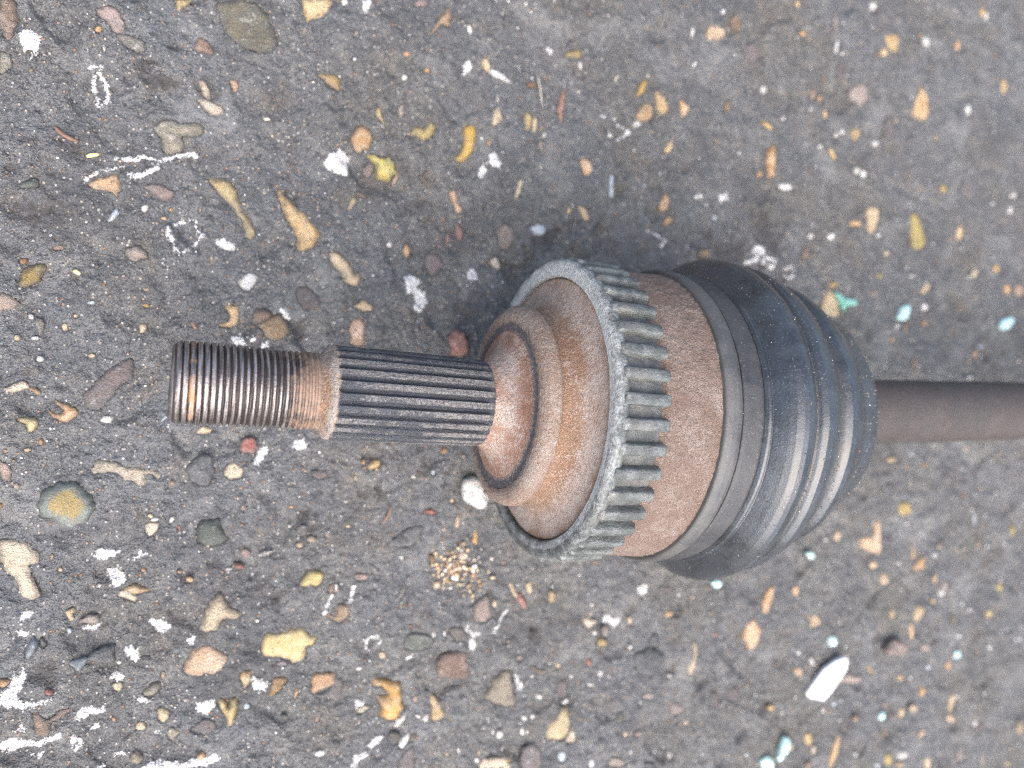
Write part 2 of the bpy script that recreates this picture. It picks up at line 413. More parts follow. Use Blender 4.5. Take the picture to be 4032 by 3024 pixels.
w 8 2527 872 2503 885 2505 900 2531 907 2564 904 2584 888 2558 877
w 7 2064 811 2081 809 2081 799 2065 789 2047 787 2035 792 2042 804
o 6 3692 814 3712 811 3726 782 3714 750 3698 736 3678 746 3677 787
y 6 3591 1013 3604 999 3607 979 3590 963 3571 971 3560 986 3567 1009
w 7 2720 678 2709 670 2692 668 2681 678 2692 689 2707 696 2720 688
w 7 2803 690 2817 703 2835 708 2852 700 2847 683 2831 671 2812 676
w 7 4113 941 4119 920 4103 907 4085 904 4076 920 4079 940 4096 949
w 6 4118 995 4092 995 4084 1004 4099 1013 4124 1018 4144 1013 4139 1002
w 6 3113 713 3110 723 3125 728 3140 727 3149 718 3138 709 3123 707
y 5 3528 1232 3522 1243 3530 1254 3544 1259 3552 1250 3556 1239 3542 1231
m 4 3165 1215 3167 1264 3191 1308 3227 1294 3237 1250 3226 1205 3192 1187
m 4 3730 960 3708 992 3726 1034 3752 1060 3776 1031 3780 985 3758 947
b 5 2783 1416 2777 1400 2766 1396 2760 1408 2761 1424 2769 1437 2779 1432
b 5 2212 1184 2200 1198 2202 1221 2219 1236 2237 1227 2236 1204 2228 1185
w 5 2274 1010 2276 1016 2283 1020 2290 1018 2290 1012 2287 1006 2279 1006
w 5 2969 1016 2981 1030 3001 1028 3004 1012 2997 998 2981 996 2966 1001
w 5 3009 1008 3022 1018 3036 1011 3041 997 3029 985 3013 987 3005 996
m 5 2674 629 2686 616 2688 591 2668 577 2651 589 2645 610 2657 627
y 6 2849 455 2829 447 2807 453 2808 466 2821 478 2846 477 2861 467
t 6 3169 641 3184 648 3196 641 3198 629 3185 622 3171 622 3162 631
y 6 3131 537 3144 537 3152 526 3147 513 3135 510 3123 513 3119 527
o 6 4015 607 4000 590 3975 590 3963 605 3965 623 3987 630 4006 624
o 7 4083 485 4068 500 4070 526 4094 532 4118 528 4119 502 4107 480
a 7 4152 501 4165 536 4197 545 4216 519 4224 486 4196 471 4167 470
w 5 3464 380 3448 369 3425 366 3413 380 3417 396 3440 402 3460 396
w 5 3265 293 3271 284 3265 275 3248 271 3238 279 3240 288 3250 294
w 6 3788 25 3767 22 3749 28 3755 36 3770 41 3790 40 3802 32
o 5 3207 211 3210 223 3219 229 3230 224 3232 212 3226 202 3214 201
o 5 3806 140 3807 161 3819 180 3835 182 3844 170 3838 151 3821 132
l 5 3864 207 3881 207 3887 197 3882 188 3867 184 3852 189 3852 200
b 5 3319 255 3310 247 3298 254 3296 284 3306 300 3318 304 3322 278
b 5 3373 137 3383 116 3382 89 3370 76 3356 77 3354 106 3360 129
p 5 3107 454 3120 448 3125 432 3116 420 3104 418 3091 426 3094 445
k 5 3555 527 3568 543 3580 533 3587 503 3578 478 3565 473 3555 492
w 5 3318 532 3338 538 3358 538 3374 533 3361 526 3341 523 3324 525
o 4 3452 299 3444 291 3430 288 3423 299 3425 312 3439 316 3452 311
o 7 3374 -807 3379 -834 3378 -867 3368 -872 3358 -862 3357 -830 3363 -805
o 7 3145 -915 3180 -920 3198 -945 3187 -968 3154 -974 3129 -955 3126 -933
o 5 3121 -880 3107 -890 3089 -890 3075 -878 3079 -863 3096 -854 3115 -864
o 6 3508 -960 3525 -955 3538 -976 3530 -997 3516 -1008 3499 -998 3497 -974
p 6 3592 -998 3611 -1014 3612 -1037 3596 -1053 3573 -1048 3561 -1026 3572 -1008
b 6 3836 -817 3852 -805 3867 -821 3871 -840 3859 -855 3840 -849 3829 -833
y 5 4124 -815 4116 -792 4119 -766 4136 -759 4151 -773 4150 -798 4142 -819
p 5 3753 -840 3762 -855 3753 -872 3738 -869 3726 -858 3729 -841 3740 -832
y 5 4034 -1062 4031 -1081 4016 -1092 3999 -1081 3996 -1063 4001 -1044 4020 -1049
w 7 3537 -854 3543 -864 3533 -870 3517 -871 3502 -864 3501 -855 3517 -850
w 7 3560 -1070 3538 -1067 3538 -1052 3543 -1038 3567 -1040 3583 -1053 3577 -1067
k 5 4076 -515 4055 -508 4042 -475 4052 -439 4069 -422 4090 -440 4090 -485
l 5 3370 -339 3370 -349 3365 -357 3351 -355 3343 -349 3343 -339 3356 -337
o 5 3475 -412 3466 -418 3454 -418 3449 -409 3453 -400 3463 -397 3474 -402
p 4 3567 -803 3584 -816 3575 -829 3560 -833 3539 -830 3535 -815 3547 -806
w 5 3252 -877 3258 -871 3269 -869 3278 -876 3276 -884 3267 -889 3257 -885
w 5 3336 -684 3343 -691 3337 -696 3325 -698 3315 -693 3312 -686 3324 -683
l 4 3815 -702 3818 -666 3828 -663 3834 -690 3833 -724 3826 -742 3818 -737
b 4 3753 -564 3759 -576 3751 -585 3737 -584 3725 -576 3728 -564 3741 -558
w 6 -374 209 -369 204 -368 198 -374 193 -381 195 -383 202 -381 208
t 6 -403 137 -406 130 -413 128 -419 132 -419 141 -413 146 -405 144
w 5 -370 142 -360 143 -355 139 -358 134 -369 132 -377 135 -377 139
w 7 -344 79 -344 70 -351 67 -361 68 -363 76 -361 82 -353 84
t 6 -284 183 -280 175 -280 163 -288 158 -296 163 -298 174 -293 184
t 5 -68 302 -60 301 -56 297 -62 293 -71 292 -76 296 -76 300
y 6 -68 242 -76 245 -77 251 -69 253 -58 251 -55 246 -59 242
l 6 -222 255 -210 255 -208 250 -210 245 -223 244 -231 247 -230 251
t 5 -207 84 -214 79 -223 80 -227 87 -222 94 -215 95 -208 92
a 7 -348 -182 -355 -181 -358 -172 -355 -163 -347 -163 -343 -171 -343 -178
w 5 -217 -169 -213 -164 -208 -165 -204 -169 -206 -174 -210 -177 -216 -175
w 5 138 264 134 260 127 260 126 265 127 269 132 270 138 269
t 5 -259 214 -253 211 -252 206 -257 202 -263 202 -268 206 -265 212
p 4 -264 317 -271 318 -274 322 -270 326 -263 327 -259 324 -259 320
t 5 103 -512 109 -502 120 -502 125 -512 124 -522 117 -530 107 -524
t 8 -322 -512 -318 -519 -320 -528 -324 -531 -328 -527 -329 -518 -326 -511
t 6 -294 -563 -299 -567 -304 -565 -308 -559 -304 -554 -299 -553 -295 -557
o 7 -72 -576 -66 -581 -67 -587 -72 -590 -78 -589 -83 -583 -79 -578
o 7 57 -617 67 -622 72 -630 66 -638 56 -636 49 -630 49 -622
w 6 183 -610 173 -610 166 -606 170 -603 179 -602 189 -605 188 -608
w 6 -49 -423 -37 -419 -29 -423 -29 -429 -39 -433 -50 -434 -56 -430
w 6 1 -441 0 -432 5 -424 12 -420 17 -426 14 -434 9 -442
t 5 -63 -408 -55 -406 -48 -409 -45 -416 -49 -423 -57 -421 -63 -415
r 7 33 -468 29 -472 26 -466 24 -457 27 -450 30 -452 33 -458
p 5 231 -573 220 -568 217 -555 223 -545 235 -545 245 -555 245 -570
t 6 -414 -292 -409 -297 -406 -305 -411 -310 -416 -310 -421 -304 -419 -296
t 5 -386 -190 -378 -191 -374 -196 -380 -200 -388 -202 -394 -198 -394 -192
t 5 -448 -199 -447 -193 -441 -190 -437 -193 -436 -198 -438 -203 -443 -203
w 7 -194 -613 -190 -618 -191 -624 -198 -627 -205 -623 -205 -617 -201 -613
w 5 -135 -205 -136 -201 -133 -198 -126 -198 -122 -201 -122 -204 -127 -206
o 4 13 -318 8 -320 3 -318 3 -313 5 -309 11 -308 13 -313
w 6 -214 -174 -215 -168 -212 -165 -207 -164 -204 -170 -207 -176 -211 -178
o 4 35 -598 37 -603 32 -605 27 -604 23 -600 25 -595 31 -594
o 6 -159 -1043 -162 -1038 -163 -1031 -158 -1029 -153 -1033 -151 -1039 -154 -1044
w 6 -146 -869 -151 -863 -147 -859 -142 -856 -137 -861 -136 -867 -141 -871
k 12 -336 -777 -340 -789 -349 -787 -355 -778 -354 -765 -348 -756 -340 -764
l 6 -271 -745 -270 -755 -276 -759 -282 -758 -284 -750 -284 -741 -277 -741
q 8 -15 -939 -21 -937 -24 -925 -24 -911 -18 -910 -11 -915 -11 -930
k 10 -62 -853 -55 -859 -57 -865 -67 -865 -75 -862 -80 -855 -72 -852
w 5 53 -1010 54 -1015 51 -1020 45 -1018 40 -1014 40 -1008 47 -1007
w 5 -67 -884 -63 -883 -59 -885 -60 -890 -63 -893 -66 -892 -68 -888
l 5 226 -1068 222 -1057 228 -1049 237 -1052 244 -1060 242 -1069 234 -1072
o 6 623 -265 627 -270 626 -279 620 -281 615 -278 614 -271 617 -264
t 5 594 -323 599 -327 601 -333 596 -337 590 -337 586 -331 589 -326
m 4 396 -484 409 -477 426 -479 429 -495 424 -509 407 -511 397 -498
t 8 407 -536 415 -542 415 -550 407 -555 396 -552 391 -543 397 -537
q 10 453 -540 438 -539 427 -532 429 -523 439 -516 454 -521 460 -531
w 6 374 -476 376 -481 372 -484 368 -484 365 -480 365 -475 370 -473
t 5 575 -489 580 -495 574 -499 565 -500 558 -496 559 -491 565 -488
w 6 807 -330 815 -333 815 -339 805 -341 794 -339 790 -334 797 -330
l 6 887 -323 883 -330 875 -330 869 -322 873 -314 879 -311 886 -313
w 5 919 -356 922 -362 918 -366 913 -367 908 -364 907 -359 912 -356
t 6 954 -419 959 -426 962 -434 954 -438 945 -436 941 -428 946 -421
o 4 374 -420 367 -418 366 -413 370 -410 379 -409 383 -414 381 -419
o 4 305 -450 301 -447 303 -443 310 -443 315 -445 316 -449 311 -450
t 8 1002 -623 1014 -634 1010 -646 992 -650 975 -642 971 -630 982 -620
t 8 879 -744 877 -731 881 -721 894 -717 905 -728 902 -740 893 -747
w 7 930 -749 932 -743 938 -741 946 -742 951 -747 948 -753 939 -753
w 6 759 -608 763 -608 767 -618 765 -630 760 -635 756 -628 756 -617
w 6 1028 -654 1030 -649 1037 -647 1044 -651 1045 -658 1039 -661 1031 -659
p 7 1160 -685 1151 -684 1143 -676 1148 -668 1158 -666 1167 -672 1166 -680
w 6 1102 -652 1106 -646 1111 -650 1116 -658 1112 -665 1105 -666 1101 -659
t 8 1118 -840 1110 -834 1110 -818 1115 -808 1123 -810 1127 -823 1126 -837
t 6 676 -963 677 -950 688 -945 698 -952 705 -964 696 -972 685 -973
p 6 817 -1125 819 -1137 814 -1146 803 -1146 797 -1136 798 -1126 806 -1120
Y 5 945 -1240 939 -1238 938 -1232 938 -1226 944 -1226 949 -1230 949 -1236
d 6 342 -1119 343 -1112 351 -1111 361 -1114 365 -1121 359 -1126 348 -1126
r 8 797 -867 799 -872 793 -875 786 -874 781 -869 783 -863 792 -862
w 7 809 -1197 811 -1189 822 -1191 831 -1196 830 -1204 823 -1208 814 -1204
w 7 854 -1224 843 -1224 838 -1212 844 -1199 853 -1193 860 -1199 860 -1211
w 8 1126 -1321 1131 -1308 1143 -1308 1153 -1319 1151 -1333 1142 -1338 1130 -1336
w 6 597 -1001 594 -993 600 -989 609 -990 617 -995 616 -1002 607 -1004
w 6 258 -784 260 -779 268 -780 274 -784 273 -789 266 -792 260 -788
w 7 883 -918 875 -922 869 -912 869 -902 874 -896 882 -898 886 -908
w 7 923 -921 918 -924 914 -918 912 -906 916 -899 922 -898 924 -910
w 6 1107 -1299 1113 -1298 1118 -1304 1117 -1315 1114 -1323 1108 -1320 1106 -1310
w 5 1072 -1282 1075 -1276 1079 -1278 1082 -1285 1081 -1294 1077 -1297 1073 -1292
w 6 977 -1341 983 -1347 983 -1358 979 -1365 973 -1363 968 -1353 971 -1342
w 6 1038 -1406 1041 -1395 1050 -1392 1058 -1399 1059 -1411 1052 -1417 1045 -1416
o 5 1059 -1392 1053 -1387 1053 -1377 1056 -1370 1060 -1371 1065 -1377 1064 -1387
t 5 925 -1363 919 -1356 919 -1349 929 -1348 937 -1353 941 -1360 936 -1367
o 5 465 -1156 461 -1158 457 -1152 457 -1142 460 -1137 464 -1139 467 -1147
m 5 332 -944 326 -934 335 -928 350 -926 363 -935 362 -946 347 -948
k 8 853 -1119 841 -1115 837 -1110 843 -1106 854 -1107 863 -1112 864 -1118
m 5 1910 -845 1922 -857 1918 -872 1885 -867 1862 -858 1855 -843 1882 -837
a 7 1886 -970 1888 -956 1898 -946 1921 -947 1935 -962 1924 -973 1907 -978
y 5 1362 -853 1347 -843 1343 -824 1347 -802 1365 -806 1378 -822 1377 -844
w 8 1559 -984 1563 -994 1558 -1003 1546 -1001 1536 -995 1540 -986 1547 -980
w 7 1716 -1063 1725 -1067 1729 -1076 1723 -1082 1715 -1083 1709 -1076 1709 -1068
w 8 1578 -1145 1590 -1152 1593 -1163 1587 -1172 1575 -1173 1566 -1163 1566 -1151
w 7 1520 -1201 1515 -1193 1521 -1186 1539 -1190 1552 -1196 1554 -1205 1538 -1206
w 7 1404 -1251 1407 -1242 1417 -1236 1433 -1234 1436 -1244 1431 -1253 1416 -1256
w 7 1319 -1201 1319 -1212 1311 -1220 1297 -1215 1290 -1205 1294 -1196 1306 -1194
w 7 1253 -1276 1252 -1287 1243 -1292 1234 -1286 1227 -1276 1234 -1267 1244 -1267
w 7 1269 -1285 1268 -1274 1273 -1268 1280 -1270 1286 -1277 1283 -1287 1276 -1290
w 7 1225 -1337 1223 -1322 1229 -1311 1240 -1312 1244 -1327 1244 -1341 1234 -1346
w 7 1260 -1346 1255 -1348 1251 -1340 1250 -1329 1256 -1324 1261 -1329 1264 -1339
w 8 1525 -1500 1535 -1495 1548 -1500 1551 -1517 1543 -1528 1530 -1529 1523 -1514
w 6 1925 -1574 1917 -1575 1910 -1564 1912 -1549 1918 -1539 1926 -1550 1929 -1563
w 6 1953 -879 1962 -881 1967 -887 1965 -894 1958 -895 1951 -892 1949 -886
t 6 1686 -1415 1696 -1414 1708 -1420 1706 -1430 1699 -1437 1687 -1432 1680 -1422
v 6 1690 -1349 1691 -1371 1674 -1377 1657 -1367 1655 -1347 1663 -1331 1679 -1333
y 6 1606 -1053 1581 -1052 1567 -1039 1569 -1026 1585 -1019 1604 -1028 1611 -1040
p 6 1621 -1002 1611 -1016 1594 -1011 1587 -995 1588 -979 1603 -972 1616 -985
t 6 1707 -976 1703 -963 1705 -948 1716 -947 1724 -957 1722 -971 1716 -979
t 6 1388 -1111 1379 -1107 1378 -1098 1385 -1090 1396 -1092 1402 -1099 1398 -1107
p 6 1234 -1039 1236 -1048 1230 -1055 1216 -1055 1206 -1046 1211 -1038 1220 -1032
m 5 1402 -1231 1383 -1207 1383 -1173 1402 -1163 1423 -1168 1429 -1197 1423 -1225
r 5 1531 -1096 1540 -1105 1539 -1117 1532 -1128 1522 -1119 1514 -1108 1519 -1095
k 8 1822 -1082 1809 -1063 1813 -1040 1836 -1032 1854 -1050 1859 -1073 1844 -1089
m 4 2160 -1390 2133 -1393 2117 -1366 2124 -1341 2145 -1329 2169 -1345 2176 -1372
m 4 2266 -1386 2234 -1376 2217 -1353 2223 -1328 2255 -1326 2284 -1342 2291 -1371
p 4 1992 -1382 1969 -1395 1936 -1389 1921 -1367 1927 -1347 1956 -1347 1981 -1360
p 4 1836 -1302 1818 -1307 1792 -1300 1781 -1287 1794 -1278 1817 -1279 1846 -1289
r 6 2148 -1070 2160 -1073 2166 -1082 2162 -1090 2151 -1090 2140 -1085 2140 -1075
k 8 1837 -1592 1814 -1591 1795 -1580 1791 -1568 1808 -1563 1829 -1570 1846 -1581
l 4 1388 -1453 1396 -1440 1411 -1440 1425 -1454 1424 -1475 1407 -1485 1390 -1472
p 4 1770 -1428 1779 -1441 1774 -1453 1759 -1452 1748 -1443 1745 -1431 1755 -1425
y 6 1182 -1439 1171 -1435 1168 -1427 1172 -1421 1181 -1421 1188 -1428 1188 -1434
w 5 1440 -1149 1445 -1144 1454 -1146 1457 -1153 1454 -1159 1447 -1160 1440 -1156
w 5 1273 -1131 1268 -1125 1270 -1118 1275 -1116 1280 -1119 1283 -1126 1278 -1130
w 5 1925 -1220 1926 -1227 1922 -1232 1914 -1233 1909 -1226 1907 -1218 1916 -1216
w 5 1536 -887 1531 -881 1535 -875 1545 -875 1553 -881 1551 -888 1543 -892
t 5 1991 -1440 1991 -1431 1999 -1425 2010 -1429 2012 -1439 2008 -1446 1999 -1448
o 5 2596 -962 2583 -948 2583 -930 2595 -918 2615 -921 2623 -942 2614 -959
w 8 3548 -1044 3566 -1049 3575 -1060 3570 -1069 3555 -1071 3537 -1065 3537 -1053
p 5 3580 -1014 3597 -1009 3610 -1024 3609 -1041 3595 -1054 3576 -1046 3569 -1027
Y 6 3519 -1086 3514 -1095 3503 -1101 3487 -1096 3481 -1086 3488 -1077 3505 -1079
v 7 3629 -1174 3652 -1176 3671 -1189 3673 -1217 3655 -1232 3633 -1229 3628 -1202
y 5 4009 -1096 3990 -1082 3989 -1061 4006 -1051 4025 -1055 4033 -1073 4029 -1092
o 7 3642 -1423 3645 -1440 3637 -1455 3618 -1455 3604 -1438 3609 -1421 3625 -1413
o 5 3271 -1424 3290 -1427 3300 -1443 3293 -1457 3275 -1458 3258 -1447 3257 -1432
o 7 3621 -1690 3649 -1690 3670 -1705 3677 -1723 3654 -1730 3628 -1721 3612 -1705
o 6 3284 -1640 3266 -1626 3263 -1607 3275 -1592 3297 -1596 3314 -1611 3303 -1628
o 6 3397 -1620 3379 -1628 3358 -1620 3343 -1604 3353 -1588 3378 -1590 3399 -1604
y 6 2683 -1664 2660 -1649 2647 -1625 2651 -1595 2673 -1593 2694 -1607 2698 -1640
y 6 3166 -1844 3163 -1814 3176 -1794 3199 -1793 3216 -1820 3212 -1851 3189 -1853
a 7 3243 -1854 3255 -1844 3279 -1848 3295 -1865 3284 -1877 3264 -1881 3246 -1868
t 6 2690 -1680 2697 -1664 2713 -1668 2725 -1682 2720 -1697 2709 -1705 2696 -1696
w 6 2961 -1751 2968 -1746 2978 -1747 2983 -1757 2981 -1766 2971 -1768 2963 -1760
o 5 3477 -1926 3460 -1923 3448 -1904 3445 -1873 3463 -1867 3481 -1876 3487 -1905
p 5 3686 -1905 3696 -1885 3724 -1881 3743 -1905 3745 -1930 3723 -1944 3696 -1928
p 5 3898 -1983 3882 -2004 3864 -1979 3858 -1951 3867 -1924 3889 -1934 3902 -1958
a 7 4194 -1815 4216 -1830 4222 -1867 4210 -1893 4190 -1894 4173 -1868 4179 -1837
y 6 4068 -2004 4087 -2010 4104 -2022 4099 -2038 4082 -2041 4062 -2034 4059 -2017
w 8 3814 -1770 3817 -1758 3831 -1753 3850 -1758 3856 -1773 3845 -1781 3828 -1781
o 5 2589 -1300 2605 -1288 2623 -1285 2639 -1304 2637 -1329 2616 -1331 2600 -1321
w 6 2692 -1255 2705 -1268 2712 -1287 2708 -1298 2694 -1292 2683 -1272 2683 -1256
l 6 2846 -1487 2848 -1498 2842 -1507 2825 -1504 2817 -1494 2817 -1484 2831 -1481
w 6 2764 -1498 2776 -1505 2777 -1516 2767 -1522 2754 -1517 2749 -1508 2752 -1500
o 5 2440 -1447 2447 -1436 2464 -1436 2479 -1445 2477 -1456 2467 -1463 2451 -1459
w 5 2609 -1225 2612 -1217 2624 -1215 2634 -1222 2636 -1232 2625 -1236 2614 -1233
p 5 3145 -1554 3150 -1545 3161 -1542 3176 -1546 3181 -1556 3173 -1562 3159 -1562
o 5 2980 -1577 2988 -1586 2986 -1595 2977 -1602 2966 -1595 2963 -1585 2969 -1578
w 6 3963 -1400 3948 -1403 3934 -1394 3930 -1382 3944 -1376 3962 -1379 3971 -1391
l 5 3448 -1413 3457 -1402 3475 -1407 3490 -1415 3486 -1426 3473 -1433 3456 -1426
l 5 3130 -1853 3115 -1850 3102 -1841 3104 -1828 3118 -1826 3130 -1833 3138 -1845
o 5 3055 -1344 3070 -1360 3079 -1385 3073 -1394 3060 -1383 3047 -1363 3046 -1345
y 5 3212 -1096 3228 -1097 3240 -1116 3236 -1139 3220 -1147 3206 -1134 3202 -1112
p 6 3426 -1330 3412 -1311 3419 -1295 3448 -1290 3472 -1305 3485 -1327 3458 -1336
r 5 2664 -1732 2676 -1725 2694 -1732 2697 -1751 2688 -1762 2671 -1765 2658 -1748
w 5 2861 -1113 2867 -1110 2875 -1111 2880 -1117 2876 -1123 2868 -1124 2860 -1119
w 5 3678 -1285 3695 -1283 3713 -1287 3723 -1298 3711 -1306 3691 -1303 3677 -1295
w 5 3689 -1612 3686 -1604 3688 -1596 3701 -1597 3709 -1605 3711 -1613 3700 -1615
t 5 2580 -1660 2566 -1660 2560 -1646 2558 -1629 2571 -1627 2582 -1634 2589 -1649
m 4 3886 -1811 3835 -1803 3823 -1779 3838 -1764 3879 -1766 3918 -1783 3921 -1805
k 7 3274 -1723 3257 -1713 3249 -1701 3261 -1692 3284 -1694 3293 -1708 3292 -1719
k 5 4107 -1339 4122 -1325 4138 -1323 4147 -1348 4143 -1373 4128 -1377 4113 -1367
k 5 2896 -1088 2883 -1078 2878 -1064 2893 -1056 2913 -1060 2919 -1074 2914 -1086
"""
LIME = """
0 -404 1039 -376 1055 -351 1032 -351 1009 -360 975 -376 966 -374 991 -392 988 -404 1014
0 129 465 162 477 195 454 191 434 153 441
0 485 756 501 790 544 811 566 798 576 761 560 722 538 722 506 727
0 614 1344 644 1350 641 1317 628 1281 620 1307
0 993 1181 1018 1199 1033 1182 1018 1162 996 1147
0 1095 856 1117 873 1149 839 1139 818 1105 823
0 1052 782 1067 807 1073 825 1086 809 1080 779 1058 771
0 773 386 794 396 824 372 818 348 848 338 861 292 824 256 806 273 812 313 776 329
0 1007 418 1029 431 1055 402 1042 378 1016 388
0 337 248 363 255 371 223 358 211 342 222
0 187 153 215 164 232 133 200 132
0 237 157 255 160 263 144 245 141
0 278 137 301 145 304 124 280 121
0 -216 -526 -198 -506 -163 -509 -138 -518 -154 -531 -176 -540 -201 -538
0 -106 -546 -90 -530 -80 -516 -74 -528 -54 -529 -83 -541
0 -176 -575 -154 -567 -135 -576 -122 -588 -124 -616 -148 -628 -166 -604
0 -406 -704 -399 -682 -385 -673 -374 -681 -382 -697 -396 -699
0 -429 -756 -408 -731 -385 -741 -390 -751 -425 -760
0 -247 -745 -226 -741 -195 -742 -195 -754 -229 -755
0 -64 -740 -44 -743 5 -767 5 -778 -18 -791 -35 -784 -48 -764
0 -127 -825 -109 -817 -83 -828 -93 -841 -80 -857 -96 -876 -109 -853 -122 -844
0 -170 -911 -154 -889 -135 -899 -128 -918 -135 -924 -154 -921
0 -108 -982 -64 -982 -57 -997 -106 -993
0 -265 -1022 -241 -988 -201 -991 -182 -987 -182 -1008 -216 -1013 -235 -1020
0 -240 -1051 -201 -1044 -195 -1052 -229 -1062
0 -276 -1082 -265 -1064 -241 -1079 -244 -1092 -241 -1107 -259 -1112
0 -459 -917 -437 -903 -422 -862 -405 -861 -399 -841 -388 -853 -388 -881 -408 -918 -402 -940 -367 -945 -326 -946 -320 -953 -358 -961 -396 -966 -437 -951 -459 -937
0 -459 -1058 -425 -1051 -367 -1065 -302 -1053 -302 -1071 -338 -1081 -382 -1080 -437 -1096 -459 -1081
0 -379 -1104 -346 -1100 -344 -1111 -367 -1113
0 -417 -1025 -402 -1004 -385 -1021 -396 -1032
0 -43 -1098 -28 -1086 -25 -1105 -38 -1113
0 -154 -1148 -125 -1141 -124 -1150 -154 -1155
0 -80 -1206 -71 -1193 -35 -1182 9 -1202 59 -1208 110 -1204 138 -1202 152 -1219 110 -1237 93 -1241
0 73 -1034 97 -1023 131 -1022 138 -1030 128 -1054 110 -1070 83 -1054
0 49 -820 73 -802 73 -831 62 -846
0 -198 -1171 -182 -1167 -179 -1175 -192 -1180
0 374 -207 389 -189 416 -185 435 -204 419 -221 393 -222
0 258 -268 267 -227 300 -201 303 -220 289 -251 271 -273
0 252 -966 278 -977 303 -997 296 -1018 252 -1013
0 999 -907 1010 -895 1019 -914 1061 -932 1038 -946 1038 -984 1010 -993 1019 -943
0 592 -1122 596 -1103 616 -1114 624 -1128 600 -1136
0 634 -1266 665 -1248 694 -1249 677 -1271 648 -1285
0 576 -1331 588 -1302 632 -1290 636 -1307 608 -1318 600 -1340
0 454 -1263 466 -1254 489 -1258 481 -1277 462 -1277
0 778 -997 799 -967 803 -985
0 1739 -843 1755 -826 1800 -826 1803 -845 1772 -865
0 1589 -951 1613 -926 1640 -948 1673 -961 1651 -991 1629 -970 1603 -966
0 1195 -1111 1212 -1109 1236 -1153 1232 -1174 1212 -1166
0 2343 578 2378 614 2404 609 2448 571
0 2165 819 2215 830 2224 804 2174 786
6 -219 972 -194 976 -210 945 -217 920 -206 893 -198 857 -177 874 -173 903 -185 939 -198 951
6 -151 704 -117 698 -74 710 -25 702 28 730 78 739
3 -237 616 -189 656 -130 675
6 -113 658 -109 644 -52 669 -34 686
5 -1 513 24 513 56 533 78 525 83 501 97 482 74 446 37 418 15 436 6 465 -8 474 -1 513
4 1587 1076 1644 1085 1659 1055 1725 1030 1666 994
4 1800 629 1853 614 1892 598 1869 571
4 1344 1300 1361 1297 1351 1277
3 1486 1301 1489 1240
5 2100 766 2124 735 2116 721 2145 710
8 2321 534 2381 552 2390 611 2437 564 2475 551 2456 513 2409 554
6 2552 519 2581 536 2596 507 2576 476 2552 489
5 528 -695 504 -740 485 -789
5 588 -705 580 -737 570 -763
4 634 -932 644 -897 669 -892 681 -914 665 -928
5 1168 -859 1135 -898 1116 -931
2 516 -351 548 -336
2 477 -514 508 -504
"""

